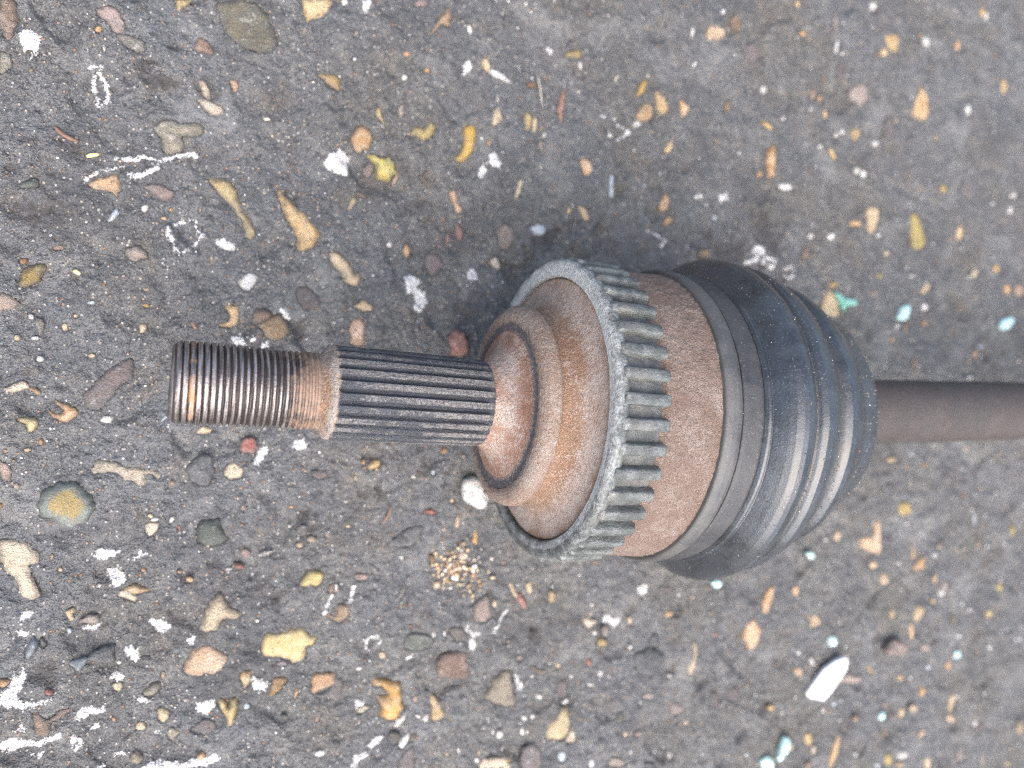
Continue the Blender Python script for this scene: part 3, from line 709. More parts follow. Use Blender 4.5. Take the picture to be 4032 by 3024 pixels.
# ---------------------------------------------------------------- materials of the ground
def ground_mat():
    M = Mat('rough_concrete', 'Position')
    big = M.noise(16, 3); mid = M.noise(70, 4, .65, 3.1); fine = M.noise(420, 4, .7, 1.3); grain = M.noise(1900, 2, .6, 5.7)
    x = M.objx()
    cool = M.math('ADD', M.math('MULTIPLY', M.step(x, .0, .22), -.4), M.step(big, .35, .65))
    col = M.mix(M.math('ADD', cool, .25, True), (.092, .088, .079), (.096, .099, .105))
    col = M.mix(M.step(mid, .45, .75), col, (.16, .156, .148))
    col = M.mix(M.math('MULTIPLY', M.step(M.noise(48, 5, .75, 9.2), .53, .66), .6), col, M.mix(fine, (.07, .058, .047), (.17, .145, .12)))
    col = M.mix(M.math('MULTIPLY', M.step(fine, .5, .36), .72), col, (.036, .035, .037))
    col = M.mix(M.math('MULTIPLY', M.step(grain, .56, .7), .5), col, (.3, .3, .3))
    col = M.mix(M.math('MULTIPLY', M.step(grain, .47, .34), .75), col, (.025, .025, .027))
    col = M.mix(M.math('MULTIPLY', M.step(M.noise(27, 4, .65, 31), .5, .66), .5), col, (.05, .05, .053))
    col = M.mix(M.math('MULTIPLY', M.step(M.noise(34, 4, .65, 41), .54, .68), .45), col, (.2, .198, .192))
    # sand grains showing in the mortar
    vd = M.voro(620); vc = M.voro(620, 'Color')
    sp = M.nt.nodes.new('ShaderNodeSeparateColor'); M.put(sp.inputs[0], vc)
    pick = M.step(sp.outputs[0], .62, .68)
    dot = M.math('MULTIPLY', M.step(vd, .34, .2), pick)
    gcol = M.ramp(sp.outputs[1], [(0, (.36, .36, .36)), (.45, (.34, .29, .22)), (.7, (.5, .5, .49)), (.9, (.3, .17, .09))])
    col = M.mix(M.math('MULTIPLY', dot, .8), col, gcol)
    # dirt and oil lying in hollows, lime crust
    dk = M.attr('dirt')
    col = M.mix(M.math('MULTIPLY', M.step(M.math('ADD', M.math('MULTIPLY', dk, .8), M.math('ADD', M.math('MULTIPLY', M.math('SUBTRACT', M.noise(180, 5, .75, 6), .5), 2.4), M.math('MULTIPLY', M.math('SUBTRACT', fine, .5), 1.0))), .4, .75), M.math('MULTIPLY', M.step(dk, .04, .3), .75)), col, (.04, .036, .034))
    li = M.math('MULTIPLY', M.attr('lime'), .9)
    edge = M.math('ADD', li, M.math('ADD', M.math('MULTIPLY', M.math('SUBTRACT', fine, .5), 2.2), M.math('MULTIPLY', M.math('SUBTRACT', grain, .5), 1.2)))
    lm = M.math('MULTIPLY', M.step(edge, .4, .66), M.step(li, .03, .12))
    col = M.mix(lm, col, M.mix(M.step(M.math('ADD', M.math('MULTIPLY', fine, .5), M.math('MULTIPLY', grain, .5)), .4, .52), (.3, .29, .28), (.62, .61, .59)))
    h = M.math('ADD', M.math('MULTIPLY', fine, .5), M.math('MULTIPLY', grain, .5))
    h = M.math('ADD', h, M.math('MULTIPLY', dot, .3))
    lump = M.math('ADD', M.math('MULTIPLY', M.noise(260, 3, .6, 17), 1.0), M.math('MULTIPLY', h, .8))
    nrm = M.bump(lump, .0022, 1.0)
    return M.out(col, M.mix(M.step(M.noise(30, 3, .6, 23), .42, .62), M.ramp(fine, [(.2, .34), (.8, .6)]), M.ramp(fine, [(0, .55), (1, .9)])), normal=nrm, spec=.5)

PAL = {  # class: base, second tone, roughness, speckle
 'o': ((0.438, 0.284, 0.149), (0.470, 0.345, 0.219), .7), 't': ((0.494, 0.416, 0.303), (0.431, 0.336, 0.234), .75), 'a': ((0.314, 0.183, 0.078), (0.354, 0.258, 0.153), .3),
 'y': ((0.301, 0.229, 0.085), (0.337, 0.220, 0.076), .25), 'Y': ((0.393, 0.314, 0.192), (0.335, 0.239, 0.125), .35), 'b': ((0.168, 0.104, 0.061), (0.217, 0.146, 0.096), .55),
 'p': ((0.296, 0.225, 0.193), (0.198, 0.168, 0.152), .75), 'm': ((0.147, 0.115, 0.110), (0.117, 0.108, 0.106), .75), 'g': ((0.199, 0.185, 0.156), (0.142, 0.134, 0.121), .7),
 'q': ((0.296, 0.253, 0.189), (0.197, 0.169, 0.133), .8), 'k': ((0.038, 0.040, 0.043), (0.076, 0.076, 0.079), .35), 'd': ((0.043, 0.051, 0.043), (0.076, 0.083, 0.069), .3),
 'v': ((0.123, 0.110, 0.070), (0.084, 0.084, 0.070), .6), 'r': ((0.224, 0.082, 0.056), (0.253, 0.132, 0.097), .5), 'w': ((0.637, 0.622, 0.594), (0.517, 0.489, 0.446), .75),
 'l': ((0.358, 0.386, 0.415), (0.255, 0.277, 0.299), .4), 'f': ((0.166, 0.208, 0.237), (0.257, 0.293, 0.315), .28), 'G': ((0.366, 0.296, 0.062), (0.276, 0.276, 0.103), .2),
 'S': ((0.128, 0.150, 0.132), (0.170, 0.187, 0.170), .28), 'A': ((0.205, 0.128, 0.030), (0.139, 0.102, 0.036), .2)}
def stone_mat(k):
    a, b, rg = PAL[k]
    M = Mat('stone_' + {'o':'ochre','t':'tan','a':'amber','y':'yellow','Y':'cream','b':'brown','p':'pink','m':'mauve','g':'grey','q':'rough_tan','k':'black','d':'dark_green','v':'olive','r':'red','w':'white','l':'pale_blue','f':'flint','G':'yellow_green','S':'green_cobble','A':'dark_amber'}[k], 'Position')
    n1 = M.noise(190, 5, .7, 2.2, 1.0); n2 = M.noise(560, 4, .7, 4.4); n3 = M.noise(2200, 2, .6)
    col = M.mix(M.step(n1, .4, .6), a, b)
    col = M.mix(M.math('MULTIPLY', M.step(M.noise(90, 3, .6, 12), .5, .66), .5), col, tuple(c * .62 for c in a))
    col = M.mix(M.math('MULTIPLY', M.step(M.math('ADD', n1, M.math('MULTIPLY', n2, .4)), .78, .86), .6), col, tuple(min(.8, c * 1.3 + .12) for c in a))
    hsv = M.nt.nodes.new('ShaderNodeHueSaturation')
    r = M.rand()
    M.put(hsv.inputs['Hue'], M.math('ADD', M.math('MULTIPLY', r, .03), .485))
    M.put(hsv.inputs['Value'], M.math('ADD', M.math('MULTIPLY', M.math('FRACT', M.math('MULTIPLY', r, 7.3)), .36), .8))
    M.put(hsv.inputs['Saturation'], M.math('ADD', M.math('MULTIPLY', M.math('FRACT', M.math('MULTIPLY', r, 3.7)), .4), .78))
    M.put(hsv.inputs['Color'], col); col = hsv.outputs[0]
    if k == 'S':
        col = M.mix(M.step(M.math('ADD', M.attr('inner'), M.math('MULTIPLY', M.math('SUBTRACT', n1, .5), 1.8)), .3, .62), col, M.mix(n2, (.27, .18, .05), (.15, .125, .06)))
    # pits and cement smeared over the edge
    col = M.mix(M.math('MULTIPLY', M.step(n2, .42, .3), .75), col, (.07, .056, .048))
    col = M.mix(M.math('MULTIPLY', M.step(n3, .6, .75), .35), col, (.6, .56, .5))
    sm = M.math('ADD', M.attr('inner'), M.math('MULTIPLY', M.math('SUBTRACT', M.noise(380, 3, .7, 8.8), .5), 1.3))
    amt = {'m': .7, 'p': .5, 'k': .5, 'v': .65, 'g': .55, 'q': .5, 'b': .45, 'd': .4}.get(k, .5)
    col = M.mix(M.math('MULTIPLY', M.step(sm, .6, .05), amt), col, (.095, .093, .09))
    nrm = M.bump(M.math('ADD', M.math('MULTIPLY', n2, .6), M.math('MULTIPLY', n3, .35)), .0024 if rg > .5 else .0011, 1.0)
    return M.out(col, M.math('ADD', M.math('MULTIPLY', n2, .25), rg - .1, True), normal=nrm, spec=.5)

# ---------------------------------------------------------------- ground (sheet with real relief)
DIRT = [(-52,966,58),(-264,716,45),(-376,500,75),(-431,640,35),(15,1075,36),(435,-503,42),(416,-458,34),(2448,695,154),(3385,-1240,94),(673,-367,37),(329,-716,34),(-41,-1145,40),(-344,-867,45),(810,661,70),(1338,556,81),(2190,560,170),(1285,-961,45),(1098,-783,28),(138,-591,39),(401,192,51)]
def low(x, y):
    a, b = rot2(x, y, .5)
    return .0009 * vnoise(a / .034, b / .034, seed=1) + .0006 * vnoise(b / .012, a / .012, seed=2)
def parse(t):
    out = []
    for L in t.strip().splitlines():
        w = L.split(); out.append((w, ))
    return [w[0] for w in out]
def inside(px, py, poly):
    r = np.zeros(px.shape, bool); n = len(poly); j = n - 1
    for i in range(n):
        xi, yi = poly[i]; xj, yj = poly[j]
        if yi != yj:
            r ^= ((yi > py) != (yj > py)) & (px < (xj - xi) * (py - yi) / (yj - yi) + xi)
        j = i
    return r
def seg_dist(px, py, poly, closed=True):
    d = np.full(px.shape, 1e9)
    n = len(poly)
    for i in range(n if closed else n - 1):
        x0, y0 = poly[i]; x1, y1 = poly[(i + 1) % n]
        dx, dy = x1 - x0, y1 - y0; L = dx * dx + dy * dy + 1e-18
        t = np.clip(((px - x0) * dx + (py - y0) * dy) / L, 0, 1)
        d = np.minimum(d, np.hypot(px - x0 - t * dx, py - y0 - t * dy))
    return d
def catmull(P, step, jit, seed):
    """closed outline rounded through its points, with a broken edge"""
    P = np.asarray(P, float); n = len(P); out = []
    for i in range(n):
        p0, p1, p2, p3 = P[i - 1], P[i], P[(i + 1) % n], P[(i + 2) % n]
        k = max(1, int(round(np.hypot(*(p2 - p1)) / step)))
        for t in np.arange(k) / k:
            c = .5 * (2 * p1 + (p2 - p0) * t + (2 * p0 - 5 * p1 + 4 * p2 - p3) * t * t + (3 * p1 - p0 - 3 * p2 + p3) * t ** 3)
            out.append(p1 + (p2 - p1) * t if False else .65 * c + .35 * (p1 + (p2 - p1) * t))
    out = np.array(out)
    nx = vnoise(out[:, 0] / (3 * jit + 1e-9), out[:, 1] / (3 * jit + 1e-9), seed=seed); ny = vnoise(out[:, 1] / (3 * jit + 1e-9), out[:, 0] / (3 * jit + 1e-9), seed=seed + 1)
    fx = vnoise(out[:, 0] / (1.1 * jit + 1e-9), out[:, 1] / (1.1 * jit + 1e-9), seed=seed + 2); fy = vnoise(out[:, 1] / (1.1 * jit + 1e-9), out[:, 0] / (1.1 * jit + 1e-9), seed=seed + 3)
    return out + jit * np.c_[nx, ny] + .45 * jit * np.c_[fx, fy]

STN = []
for i, w in enumerate(parse(STONES)):
    k, h = w[0], int(w[1]) * 1e-4
    P = np.array(list(map(float, w[2:]))).reshape(-1, 2) * 1e-4
    size = math.sqrt(np.ptp(P[:, 0]) * np.ptp(P[:, 1]))
    STN.append((k, h, catmull(P, max(.0005, size / 16), min(.0006, size * .055), i), size))
NX, NY = 830, 660
X0, X1 = -.095, .5
def xs_of(u): return X0 + (X1 - X0) * (np.expm1(1.05 * u) / math.expm1(1.05))
u = np.linspace(0, 1, NX); gx = xs_of(u)
half = .15 + (gx - X0) * .21
v = np.linspace(-1, 1, NY)
GX = np.repeat(gx[:, None], NY, 1); GY = half[:, None] * v[None, :]
a1, b1 = rot2(GX, GY, .9)
Z = low(GX, GY)
Z += .00055 * vnoise(a1 / .0046, b1 / .0046, seed=3) + .0003 * vnoise(b1 / .0021, a1 / .0021, seed=4)
Z += .0006 * (.5 - np.abs(vnoise(a1 / .0033, b1 / .0033, seed=14))) * smooth(-.5, .5, vnoise(a1 / .02, b1 / .02, seed=15)) + .00035 * (.4 - np.abs(vnoise(b1 / .0016, a1 / .0016, seed=16)))
gr = vnoise(GX / .00115, GY / .00115, seed=5); Z += .0002 * gr
Z -= .0016 * smooth(.36, .8, vnoise(b1 / .0085, a1 / .0085, seed=8))       # pits where mortar broke out
dirt = np.zeros_like(Z)
for x, y, r in DIRT:
    d = np.hypot(GX - x * 1e-4, GY - y * 1e-4) / (r * 1e-4) * (1 + .5 * vnoise(GX / .004, GY / .004, seed=31) + .3 * vnoise(GX / .0017, GY / .0017, seed=32))
    g = np.exp(-d * d * 1.3); dirt = np.maximum(dirt, g); Z -= .0012 * g
lime = np.zeros_like(Z)
edge_u = np.minimum(np.arange(NX), np.arange(NX)[::-1]); edge_v = np.minimum(np.arange(NY), np.arange(NY)[::-1])
fade_edge = smooth(1, 22, np.minimum(edge_u[:, None], edge_v[None]).astype(float))
def window(P, pad):
    i0, i1 = np.searchsorted(gx, [P[:, 0].min() - pad, P[:, 0].max() + pad])
    i0 = max(i0 - 1, 0); i1 = min(i1 + 1, NX); hm = half[i0:i1]
    if i1 <= i0: return None
    j0, j1 = np.searchsorted(v, [min((P[:, 1].min() - pad) / hm.min(), (P[:, 1].min() - pad) / hm.max()), max((P[:, 1].max() + pad) / hm.min(), (P[:, 1].max() + pad) / hm.max())])
    return slice(i0, i1), slice(max(j0 - 1, 0), min(j1 + 1, NY))
for w in parse(LIME):
    wd = float(w[0]) * 1e-4
    P = np.array(list(map(float, w[1:]))).reshape(-1, 2) * 1e-4
    win = window(P, .004)
    if win is None: continue
    qx, qy = GX[win], GY[win]
    if wd == 0:
        d = seg_dist(qx, qy, P); d = np.where(inside(qx, qy, P), d, -d); g = np.clip(.5 + d / .0016, 0, 1)
    else:
        d = seg_dist(qx, qy, P, False); g = np.clip(.5 + (wd * .95 - d) / .0016, 0, 1)
    lime[win] = np.maximum(lime[win], g); Z[win] += .00025 * g
for k, h, P, size in STN:
    win = window(P, .001)
    if win is None: continue
    ins = inside(GX[win], GY[win], P)
    zz = Z[win]; zz[ins] = np.minimum(zz[ins], low(GX[win], GY[win])[ins] - .0009); Z[win] = zz
    lw = lime[win]; lw[ins] = 0; lime[win] = lw
Z *= fade_edge; lime *= fade_edge; dirt *= fade_edge
# the sheet runs on, flat and coarse, past the part in view
PG = np.stack([GX, GY, Z], -1)
PG[0, :, 0] = -1.6; PG[-1, :, 0] = 2.2; PG[:, 0, 1] = -1.8; PG[:, -1, 1] = 1.8
for sl in ((0,), (-1,), (slice(None), 0), (slice(None), -1)): PG[sl][..., 2] = 0
ground = obj('ground', grid_mesh('ground', PG, attrs={'lime': lime, 'dirt': dirt}), ground_mat())
tag(ground, kind='structure')

# ---------------------------------------------------------------- stones set in the ground: parts of it
SM = {k: stone_mat(k) for k in PAL}
def stone_geo(P, h, size, dome, seed, z0=None, deep=False):
    n = len(P); bev = min(.0016, size * (.42 if dome else .16))
    sp = max(.0007, size / 9)
    xs = np.arange(P[:, 0].min(), P[:, 0].max(), sp); ys = np.arange(P[:, 1].min(), P[:, 1].max(), sp)
    qx, qy = np.meshgrid(xs, ys); qx = qx + (np.arange(len(ys)) % 2)[:, None] * sp / 2; qx, qy = qx.ravel(), qy.ravel()
    qx = qx + sp * .25 * vnoise(qx / sp * 1.3, qy / sp * 1.3, seed=seed); 
    ok = inside(qx, qy, P) & (seg_dist(qx, qy, P) > sp * .45)
    # a ring just inside the edge carries the rounding
    pts = np.r_[P, np.c_[qx[ok], qy[ok]]]
    vs = [Vector(p) for p in pts]
    try: vv, _, ff = delaunay_2d_cdt(vs, [], [list(range(n))], 1, 1e-7)[:3]
    except Exception: return None
    vv = np.array([tuple(p) for p in vv]); 
    if not ff: return None
    d = seg_dist(vv[:, 0], vv[:, 1], P); inner = np.clip(d / bev, 0, 1)
    prof = np.sqrt(1 - (1 - inner) ** 2)
    if dome: prof = .55 * prof + .45 * np.clip(d / (d.max() + 1e-9), 0, 1) ** .7
    zb = low(vv[:, 0], vv[:, 1]) if z0 is None else np.full(len(vv), z0)
    z = zb - .0001 + h * prof * (1 + .22 * vnoise(vv[:, 0] / (size * .25), vv[:, 1] / (size * .25), seed=seed + 3)) + .12 * h * prof * vnoise(vv[:, 0] / .0009, vv[:, 1] / .0009, seed=seed + 4)
    if deep: inner = np.clip(d / d.max(), 0, 1)
    if not deep: inner = np.clip(d / (bev * 1.7), 0, 1)
    V = np.c_[vv, z]
    nb = len(V); F = [tuple(f) for f in ff]
    # skirt down into the mortar from the boundary edges
    from collections import Counter
    E = Counter()
    for f in F:
        for i in range(len(f)): E[tuple(sorted((f[i], f[(i + 1) % len(f)])))] += 1
    low_of = {}; extra = []
    for f in list(F):
        for i in range(len(f)):
            a, b = f[i], f[(i + 1) % len(f)]
            if E[tuple(sorted((a, b)))] == 1:
                for q in (a, b):
                    if q not in low_of:
                        low_of[q] = nb + len(extra); extra.append((V[q, 0], V[q, 1], V[q, 2] - .0014))
                F.append((b, a, low_of[a], low_of[b]))
    V = np.r_[V, np.array(extra)] if extra else V
    inner = np.r_[inner, np.zeros(len(extra))]
    return V, F, inner
DOMED = set('aGSAyfkr')
order = sorted(range(len(STN)), key=lambda i: -STN[i][3])
rest = {}
for rank, i in enumerate(order):
    k, h, P, size = STN[i]
    h = h * (1.1 if (k in DOMED or h > .0011) else .5) + .0001
    g = stone_geo(P, h, size, k in DOMED or h > .0011, i, deep=k == 'S')
    if g is None: continue
    V, F, inner = g
    if rank < 300:
        o = obj('stone', mesh('stone', V, F, attrs={'inner': inner}), SM[k], ground)
        c = V.mean(0); o.data.transform(Matrix.Translation(-Vector(c))); o.location = c
    else: rest.setdefault(k, []).append((V, F, inner))
V, F, I, mi, mats = [], [], [], [], []
for k, L in rest.items():
    mats.append(SM[k])
    for v_, f_, i_ in L:
        b = len(V); V += [tuple(p) for p in v_]; F += [tuple(q + b for q in f) for f in f_]; I += list(i_); mi += [len(mats) - 1] * len(f_)
me = mesh('small_stones', V, F, attrs={'inner': I})
for mm_ in mats: me.materials.append(mm_)
me.polygons.foreach_set('material_index', mi)
tag(obj('small_stones', me, None, ground), kind='stuff')

# ---------------------------------------------------------------- sand and grit lying on the mortar
def grains(name, pts, sizes, cols, parent, weights, flat=.7):
    V, F, mi = [], [], []
    t = (1 + 5 ** .5) / 2
    ico = np.array([(-1,t,0),(1,t,0),(-1,-t,0),(1,-t,0),(0,-1,t),(0,1,t),(0,-1,-t),(0,1,-t),(t,0,-1),(t,0,1),(-t,0,-1),(-t,0,1)], float) / 1.9
    fi = [(0,11,5),(0,5,1),(0,1,7),(0,7,10),(0,10,11),(1,5,9),(5,11,4),(11,10,2),(10,7,6),(7,1,8),(3,9,4),(3,4,2),(3,2,6),(3,6,8),(3,8,9),(4,9,5),(2,4,11),(6,2,10),(8,6,7),(9,8,1)]
    n = len(pts); pick = rng.choice(len(cols), n, p=np.array(weights) / sum(weights))
    VV = np.empty((n, 12, 3)); 
    for i in range(n):
        q = ico * rng.uniform(.65, 1.3, (12, 1)) * (1, rng.uniform(.5, 1), flat) * sizes[i]
        a = rng.random() * 6.28; x, y = rot2(q[:, 0], q[:, 1], a)
        VV[i] = np.c_[x, y, q[:, 2]] + pts[i]
    FF = (np.arange(n)[:, None, None] * 12 + np.array(fi)[None]).reshape(-1, 3)
    me = bpy.data.meshes.new(name)
    me.vertices.add(n * 12); me.vertices.foreach_set('co', VV.reshape(-1).astype(np.float32))
    me.loops.add(FF.size); me.loops.foreach_set('vertex_index', FF.reshape(-1).astype(np.int32))
    me.polygons.add(len(FF)); me.polygons.foreach_set('loop_start', np.arange(0, FF.size, 3, dtype=np.int32))
    me.polygons.foreach_set('material_index', np.repeat(pick, 20).astype(np.int32))
    for c in cols: me.materials.append(c)
    me.update(calc_edges=True)
    return tag(obj(name, me, None, parent), kind='stuff')
def plain(name, col, rough=.7, var=.3, spec=.5):
    M = Mat(name, 'Position'); n = M.noise(900, 3)
    d = tuple(c * (1 - var) for c in col); l = tuple(min(.9, c * (1 + var)) for c in col)
    return M.out(M.mix(n, d, l), rough, spec=spec, normal=M.bump(n, .0002, .6))
SAND = [plain('sand_white', (.72, .71, .68)), plain('sand_tan', (.45, .34, .22)), plain('sand_dark', (.05, .05, .055)), plain('sand_grey', (.25, .25, .25)), plain('sand_orange', (.42, .2, .07), .4)]
def zat(x, y):
    i = np.clip(np.searchsorted(gx, x), 1, NX - 2); j = np.clip(((y / half[i] + 1) / 2 * (NY - 1)).round().astype(int), 1, NY - 2)
    return Z[i, j]
n = 17000
uu = rng.random(n); px = xs_of(.01 + .97 * uu); py = (rng.random(n) * 2 - 1) * np.interp(px, gx, half) * .97
sz = (.00009 + .00032 * rng.random(n) ** 4.5) * (1 + 2.2 * np.clip(px, 0, 1))
keep = vnoise(px / .02, py / .02, seed=21) + .8 * rng.random(n) > -.1
px, py, sz = px[keep], py[keep], sz[keep]
grains('sand_grains', np.c_[px, py, zat(px, py) + sz * .3], sz, SAND, ground, [3, 2.2, 2.4, 4.5, .8])

# ---------------------------------------------------------------- the drive axle
axle = bpy.data.objects.new('drive_axle', None); COL.objects.link(axle)
axle.empty_display_size = .02
axle.location = (0, .000712, 0); axle.rotation_euler = (0, 0, -math.atan(.0752668))
tag(axle, 'rusty drive shaft with threaded stub, toothed ring and ribbed black boot lying on concrete', 'drive shaft')
PIV, BEND = .1376, rad(3.77)
def place(s, r, a, mode):
    """axle coordinates -> local xyz. The shaft is swung a little about the joint centre; the boot follows it gradually."""
    x, y, z = s, r * np.cos(a), AXH + r * np.sin(a)
    if mode == 'stub': return np.stack([x + 0 * y, y, z], -1)
    t = np.ones_like(s) if mode == 'shaft' else smooth(.146, .2, s)
    xb = PIV + (s - PIV) * math.cos(BEND) - y * math.sin(BEND); yb = (s - PIV) * math.sin(BEND) + y * math.cos(BEND)
    return np.stack([x + (xb - x) * t, y + (yb - y) * t, z], -1)
def lathe(name, prof, seg, mat, parent=axle, mode='stub', nz=(), step=.0005, seed=0, rfun=None, extra=None):
    """prof: (s mm, r mm, wear 0..1) polyline turned round the axle's axis; nz: (size mm, height mm) relief."""
    pr = np.array([(p[0], p[1], p[2] if len(p) > 2 else 0, p[3] if len(p) > 3 else .35) for p in prof], float); pr[:, :2] *= 1e-3
    L = np.r_[0, np.cumsum(np.hypot(np.diff(pr[:, 0]), np.diff(pr[:, 1])))]
    n = max(2, int(L[-1] / step)); q = np.unique(np.r_[np.linspace(0, L[-1], n), L])
    s, r, w, tn = (np.interp(q, L, pr[:, i]) for i in range(4))
    ts, tr = np.gradient(s, q), np.gradient(r, q); ln = np.hypot(ts, tr) + 1e-12; ns, nr = -tr / ln, ts / ln
    a = np.linspace(0, 2 * math.pi, seg, endpoint=False)
    s, r, ns, nr, w, tn = (np.repeat(k[:, None], seg, 1) for k in (s, r, ns, nr, w, tn)); A = np.repeat(a[None], len(q), 0)
    if rfun is not None: r = rfun(s, r, A)
    d = np.zeros_like(s); yy, zz = r * np.cos(A), r * np.sin(A)
    for i, (l, h) in enumerate(nz): d += h * 1e-3 * vnoise(s / (l * 1e-3), yy / (l * 1e-3), zz / (l * 1e-3), seed + i)
    s2, r2 = s + ns * d, r + nr * d
    att = {'wear': w, 'tone': tn}
    if extra: att.update(extra(s, r, A))
    me = grid_mesh(name, place(s2, r2, A, mode), True, att)
    return obj(name, me, mat, parent)

# --- materials of the axle
def rust_mat(name, tones, pale, dark, grain=1.0, gloss=.75):
    M = Mat(name)
    big = M.noise(38, 3); mid = M.noise(110, 4, .7, 2.7); fine = M.noise(760, 5, .75, .9); gr = M.noise(2000, 3, .7, 7)
    mixn = M.math('ADD', M.math('MULTIPLY', mid, .55), M.math('MULTIPLY', fine, .45))
    col = M.mix(M.step(M.math('ADD', M.math('MULTIPLY', big, .7), M.math('MULTIPLY', fine, .3)), .4, .6), tones[0], tones[1])
    tone = M.attr('tone')
    col = M.mix(M.step(M.math('ADD', tone, M.math('MULTIPLY', M.math('SUBTRACT', mixn, .5), 2.2)), .2, .9), col, tones[2])
    col = M.mix(M.math('MULTIPLY', M.step(M.math('ADD', M.math('MULTIPLY', gr, .55), M.math('MULTIPLY', mixn, .45)), .5, .62), .7), col, pale)
    col = M.mix(M.math('MULTIPLY', M.step(gr, .47, .33), .6), col, dark)
    col = M.mix(M.math('MULTIPLY', M.step(fine, .42, .28), .5), col, dark)
    blot = M.math('ADD', M.math('MULTIPLY', M.noise(75, 5, .75, 19), .75), M.math('MULTIPLY', fine, .25))
    col = M.mix(M.math('MULTIPLY', M.step(blot, .53, .62), .5), col, tuple(c * 1.5 for c in dark))
    col = M.mix(M.math('MULTIPLY', M.step(blot, .45, .37), .45), col, pale)
    w = M.attr('wear')
    wk = M.step(M.math('ADD', w, M.math('MULTIPLY', M.math('SUBTRACT', fine, .5), 1.6)), .3, .62)
    col = M.mix(wk, col, M.mix(gr, (.035, .036, .045), (.12, .115, .125)))
    h = M.math('ADD', M.math('MULTIPLY', fine, .6), M.math('MULTIPLY', gr, .5))
    return M.out(col, M.mix(wk, (gloss,) * 3, (.42,) * 3), normal=M.bump(h, .0012 * grain, 1.0), spec=.4)
R_HUB = rust_mat('rust_hub', ((0.327, 0.206, 0.155), (0.258, 0.129, 0.086), (0.396, 0.327, 0.284)), (0.516, 0.464, 0.421), (0.138, 0.077, 0.056))
R_FLANGE = rust_mat('rust_flange', ((0.238, 0.183, 0.153), (0.246, 0.162, 0.119), (0.281, 0.242, 0.212)), (0.357, 0.315, 0.281), (0.076, 0.055, 0.047))
R_BELL = rust_mat('rust_bell', ((0.292, 0.189, 0.129), (0.258, 0.150, 0.095), (0.404, 0.327, 0.284)), (0.499, 0.439, 0.396), (0.129, 0.077, 0.052))
R_CASE = rust_mat('rust_case', ((0.202, 0.144, 0.117), (0.176, 0.119, 0.092), (0.238, 0.187, 0.158)), (0.317, 0.266, 0.234), (0.072, 0.048, 0.036), 1.2)
R_COLLAR = rust_mat('rust_collar', ((0.221, 0.178, 0.153), (0.264, 0.145, 0.072), (0.281, 0.246, 0.221)), (0.357, 0.315, 0.281), (0.068, 0.051, 0.043))
R_SHAFT = rust_mat('rust_shaft', ((0.056, 0.044, 0.040), (0.048, 0.043, 0.041), (0.066, 0.054, 0.049)), (0.085, 0.073, 0.068), (0.030, 0.024, 0.022), .6, .6)

def thread_mat():
    M = Mat('threaded_steel')
    x = M.objx(); crest = M.attr('wear'); fine = M.noise(1100, 4, .7); mid = M.noise(240, 3, .6, 3)
    st = M.stretch(900, (2.2, .12, .12), 3)
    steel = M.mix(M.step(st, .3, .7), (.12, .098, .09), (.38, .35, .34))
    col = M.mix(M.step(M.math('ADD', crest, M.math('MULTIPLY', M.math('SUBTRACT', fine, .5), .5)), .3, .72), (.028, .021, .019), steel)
    ru = M.attr('rust')
    rm = M.step(M.math('ADD', ru, M.math('MULTIPLY', M.math('SUBTRACT', mid, .5), 1.1)), .35, .75)
    rm = M.math('MULTIPLY', rm, .85)
    col = M.mix(rm, col, M.mix(M.step(x, .012, .02), M.mix(fine, (.2, .085, .035), (.5, .26, .1)), M.mix(fine, (.12, .08, .06), (.36, .24, .17))))
    rough = M.mix(rm, M.ramp(fine, [(0, .28), (1, .52)]), (.7, .7, .7))
    metal = M.math('MULTIPLY', M.math('SUBTRACT', 1.0, rm), M.math('MULTIPLY', M.step(crest, .3, .7), .85))
    return M.out(col, rough, metal, M.bump(M.math('ADD', M.math('MULTIPLY', fine, .5), st), .0004, .9))
def spline_mat():
    M = Mat('splined_steel')
    crest = M.attr('wear'); fine = M.noise(1500, 4, .7); mid = M.noise(220, 4, .65, 3); st = M.stretch(900, (.1, 1.3, 1.3), 3)
    dust = M.mix(M.step(fine, .3, .7), (.065, .062, .06), (.24, .226, .218))
    dark = M.mix(st, (.02, .021, .024), (.085, .092, .108))
    k = M.step(M.math('ADD', crest, M.math('ADD', M.math('MULTIPLY', M.math('SUBTRACT', mid, .5), 1.5), M.math('MULTIPLY', M.math('SUBTRACT', fine, .5), .9))), .28, .8)
    col = M.mix(k, dark, dust)
    ru = M.step(M.math('ADD', M.attr('rust'), M.math('MULTIPLY', M.math('SUBTRACT', mid, .5), 1.2)), .35, .8)
    col = M.mix(M.math('MULTIPLY', ru, .8), col, M.mix(fine, (.28, .19, .13), (.5, .4, .32)))
    return M.out(col, M.mix(k, (.3, .3, .3), (.62, .62, .62)), .15, M.bump(M.math('ADD', fine, M.math('MULTIPLY', st, .4)), .0008, 1.0))
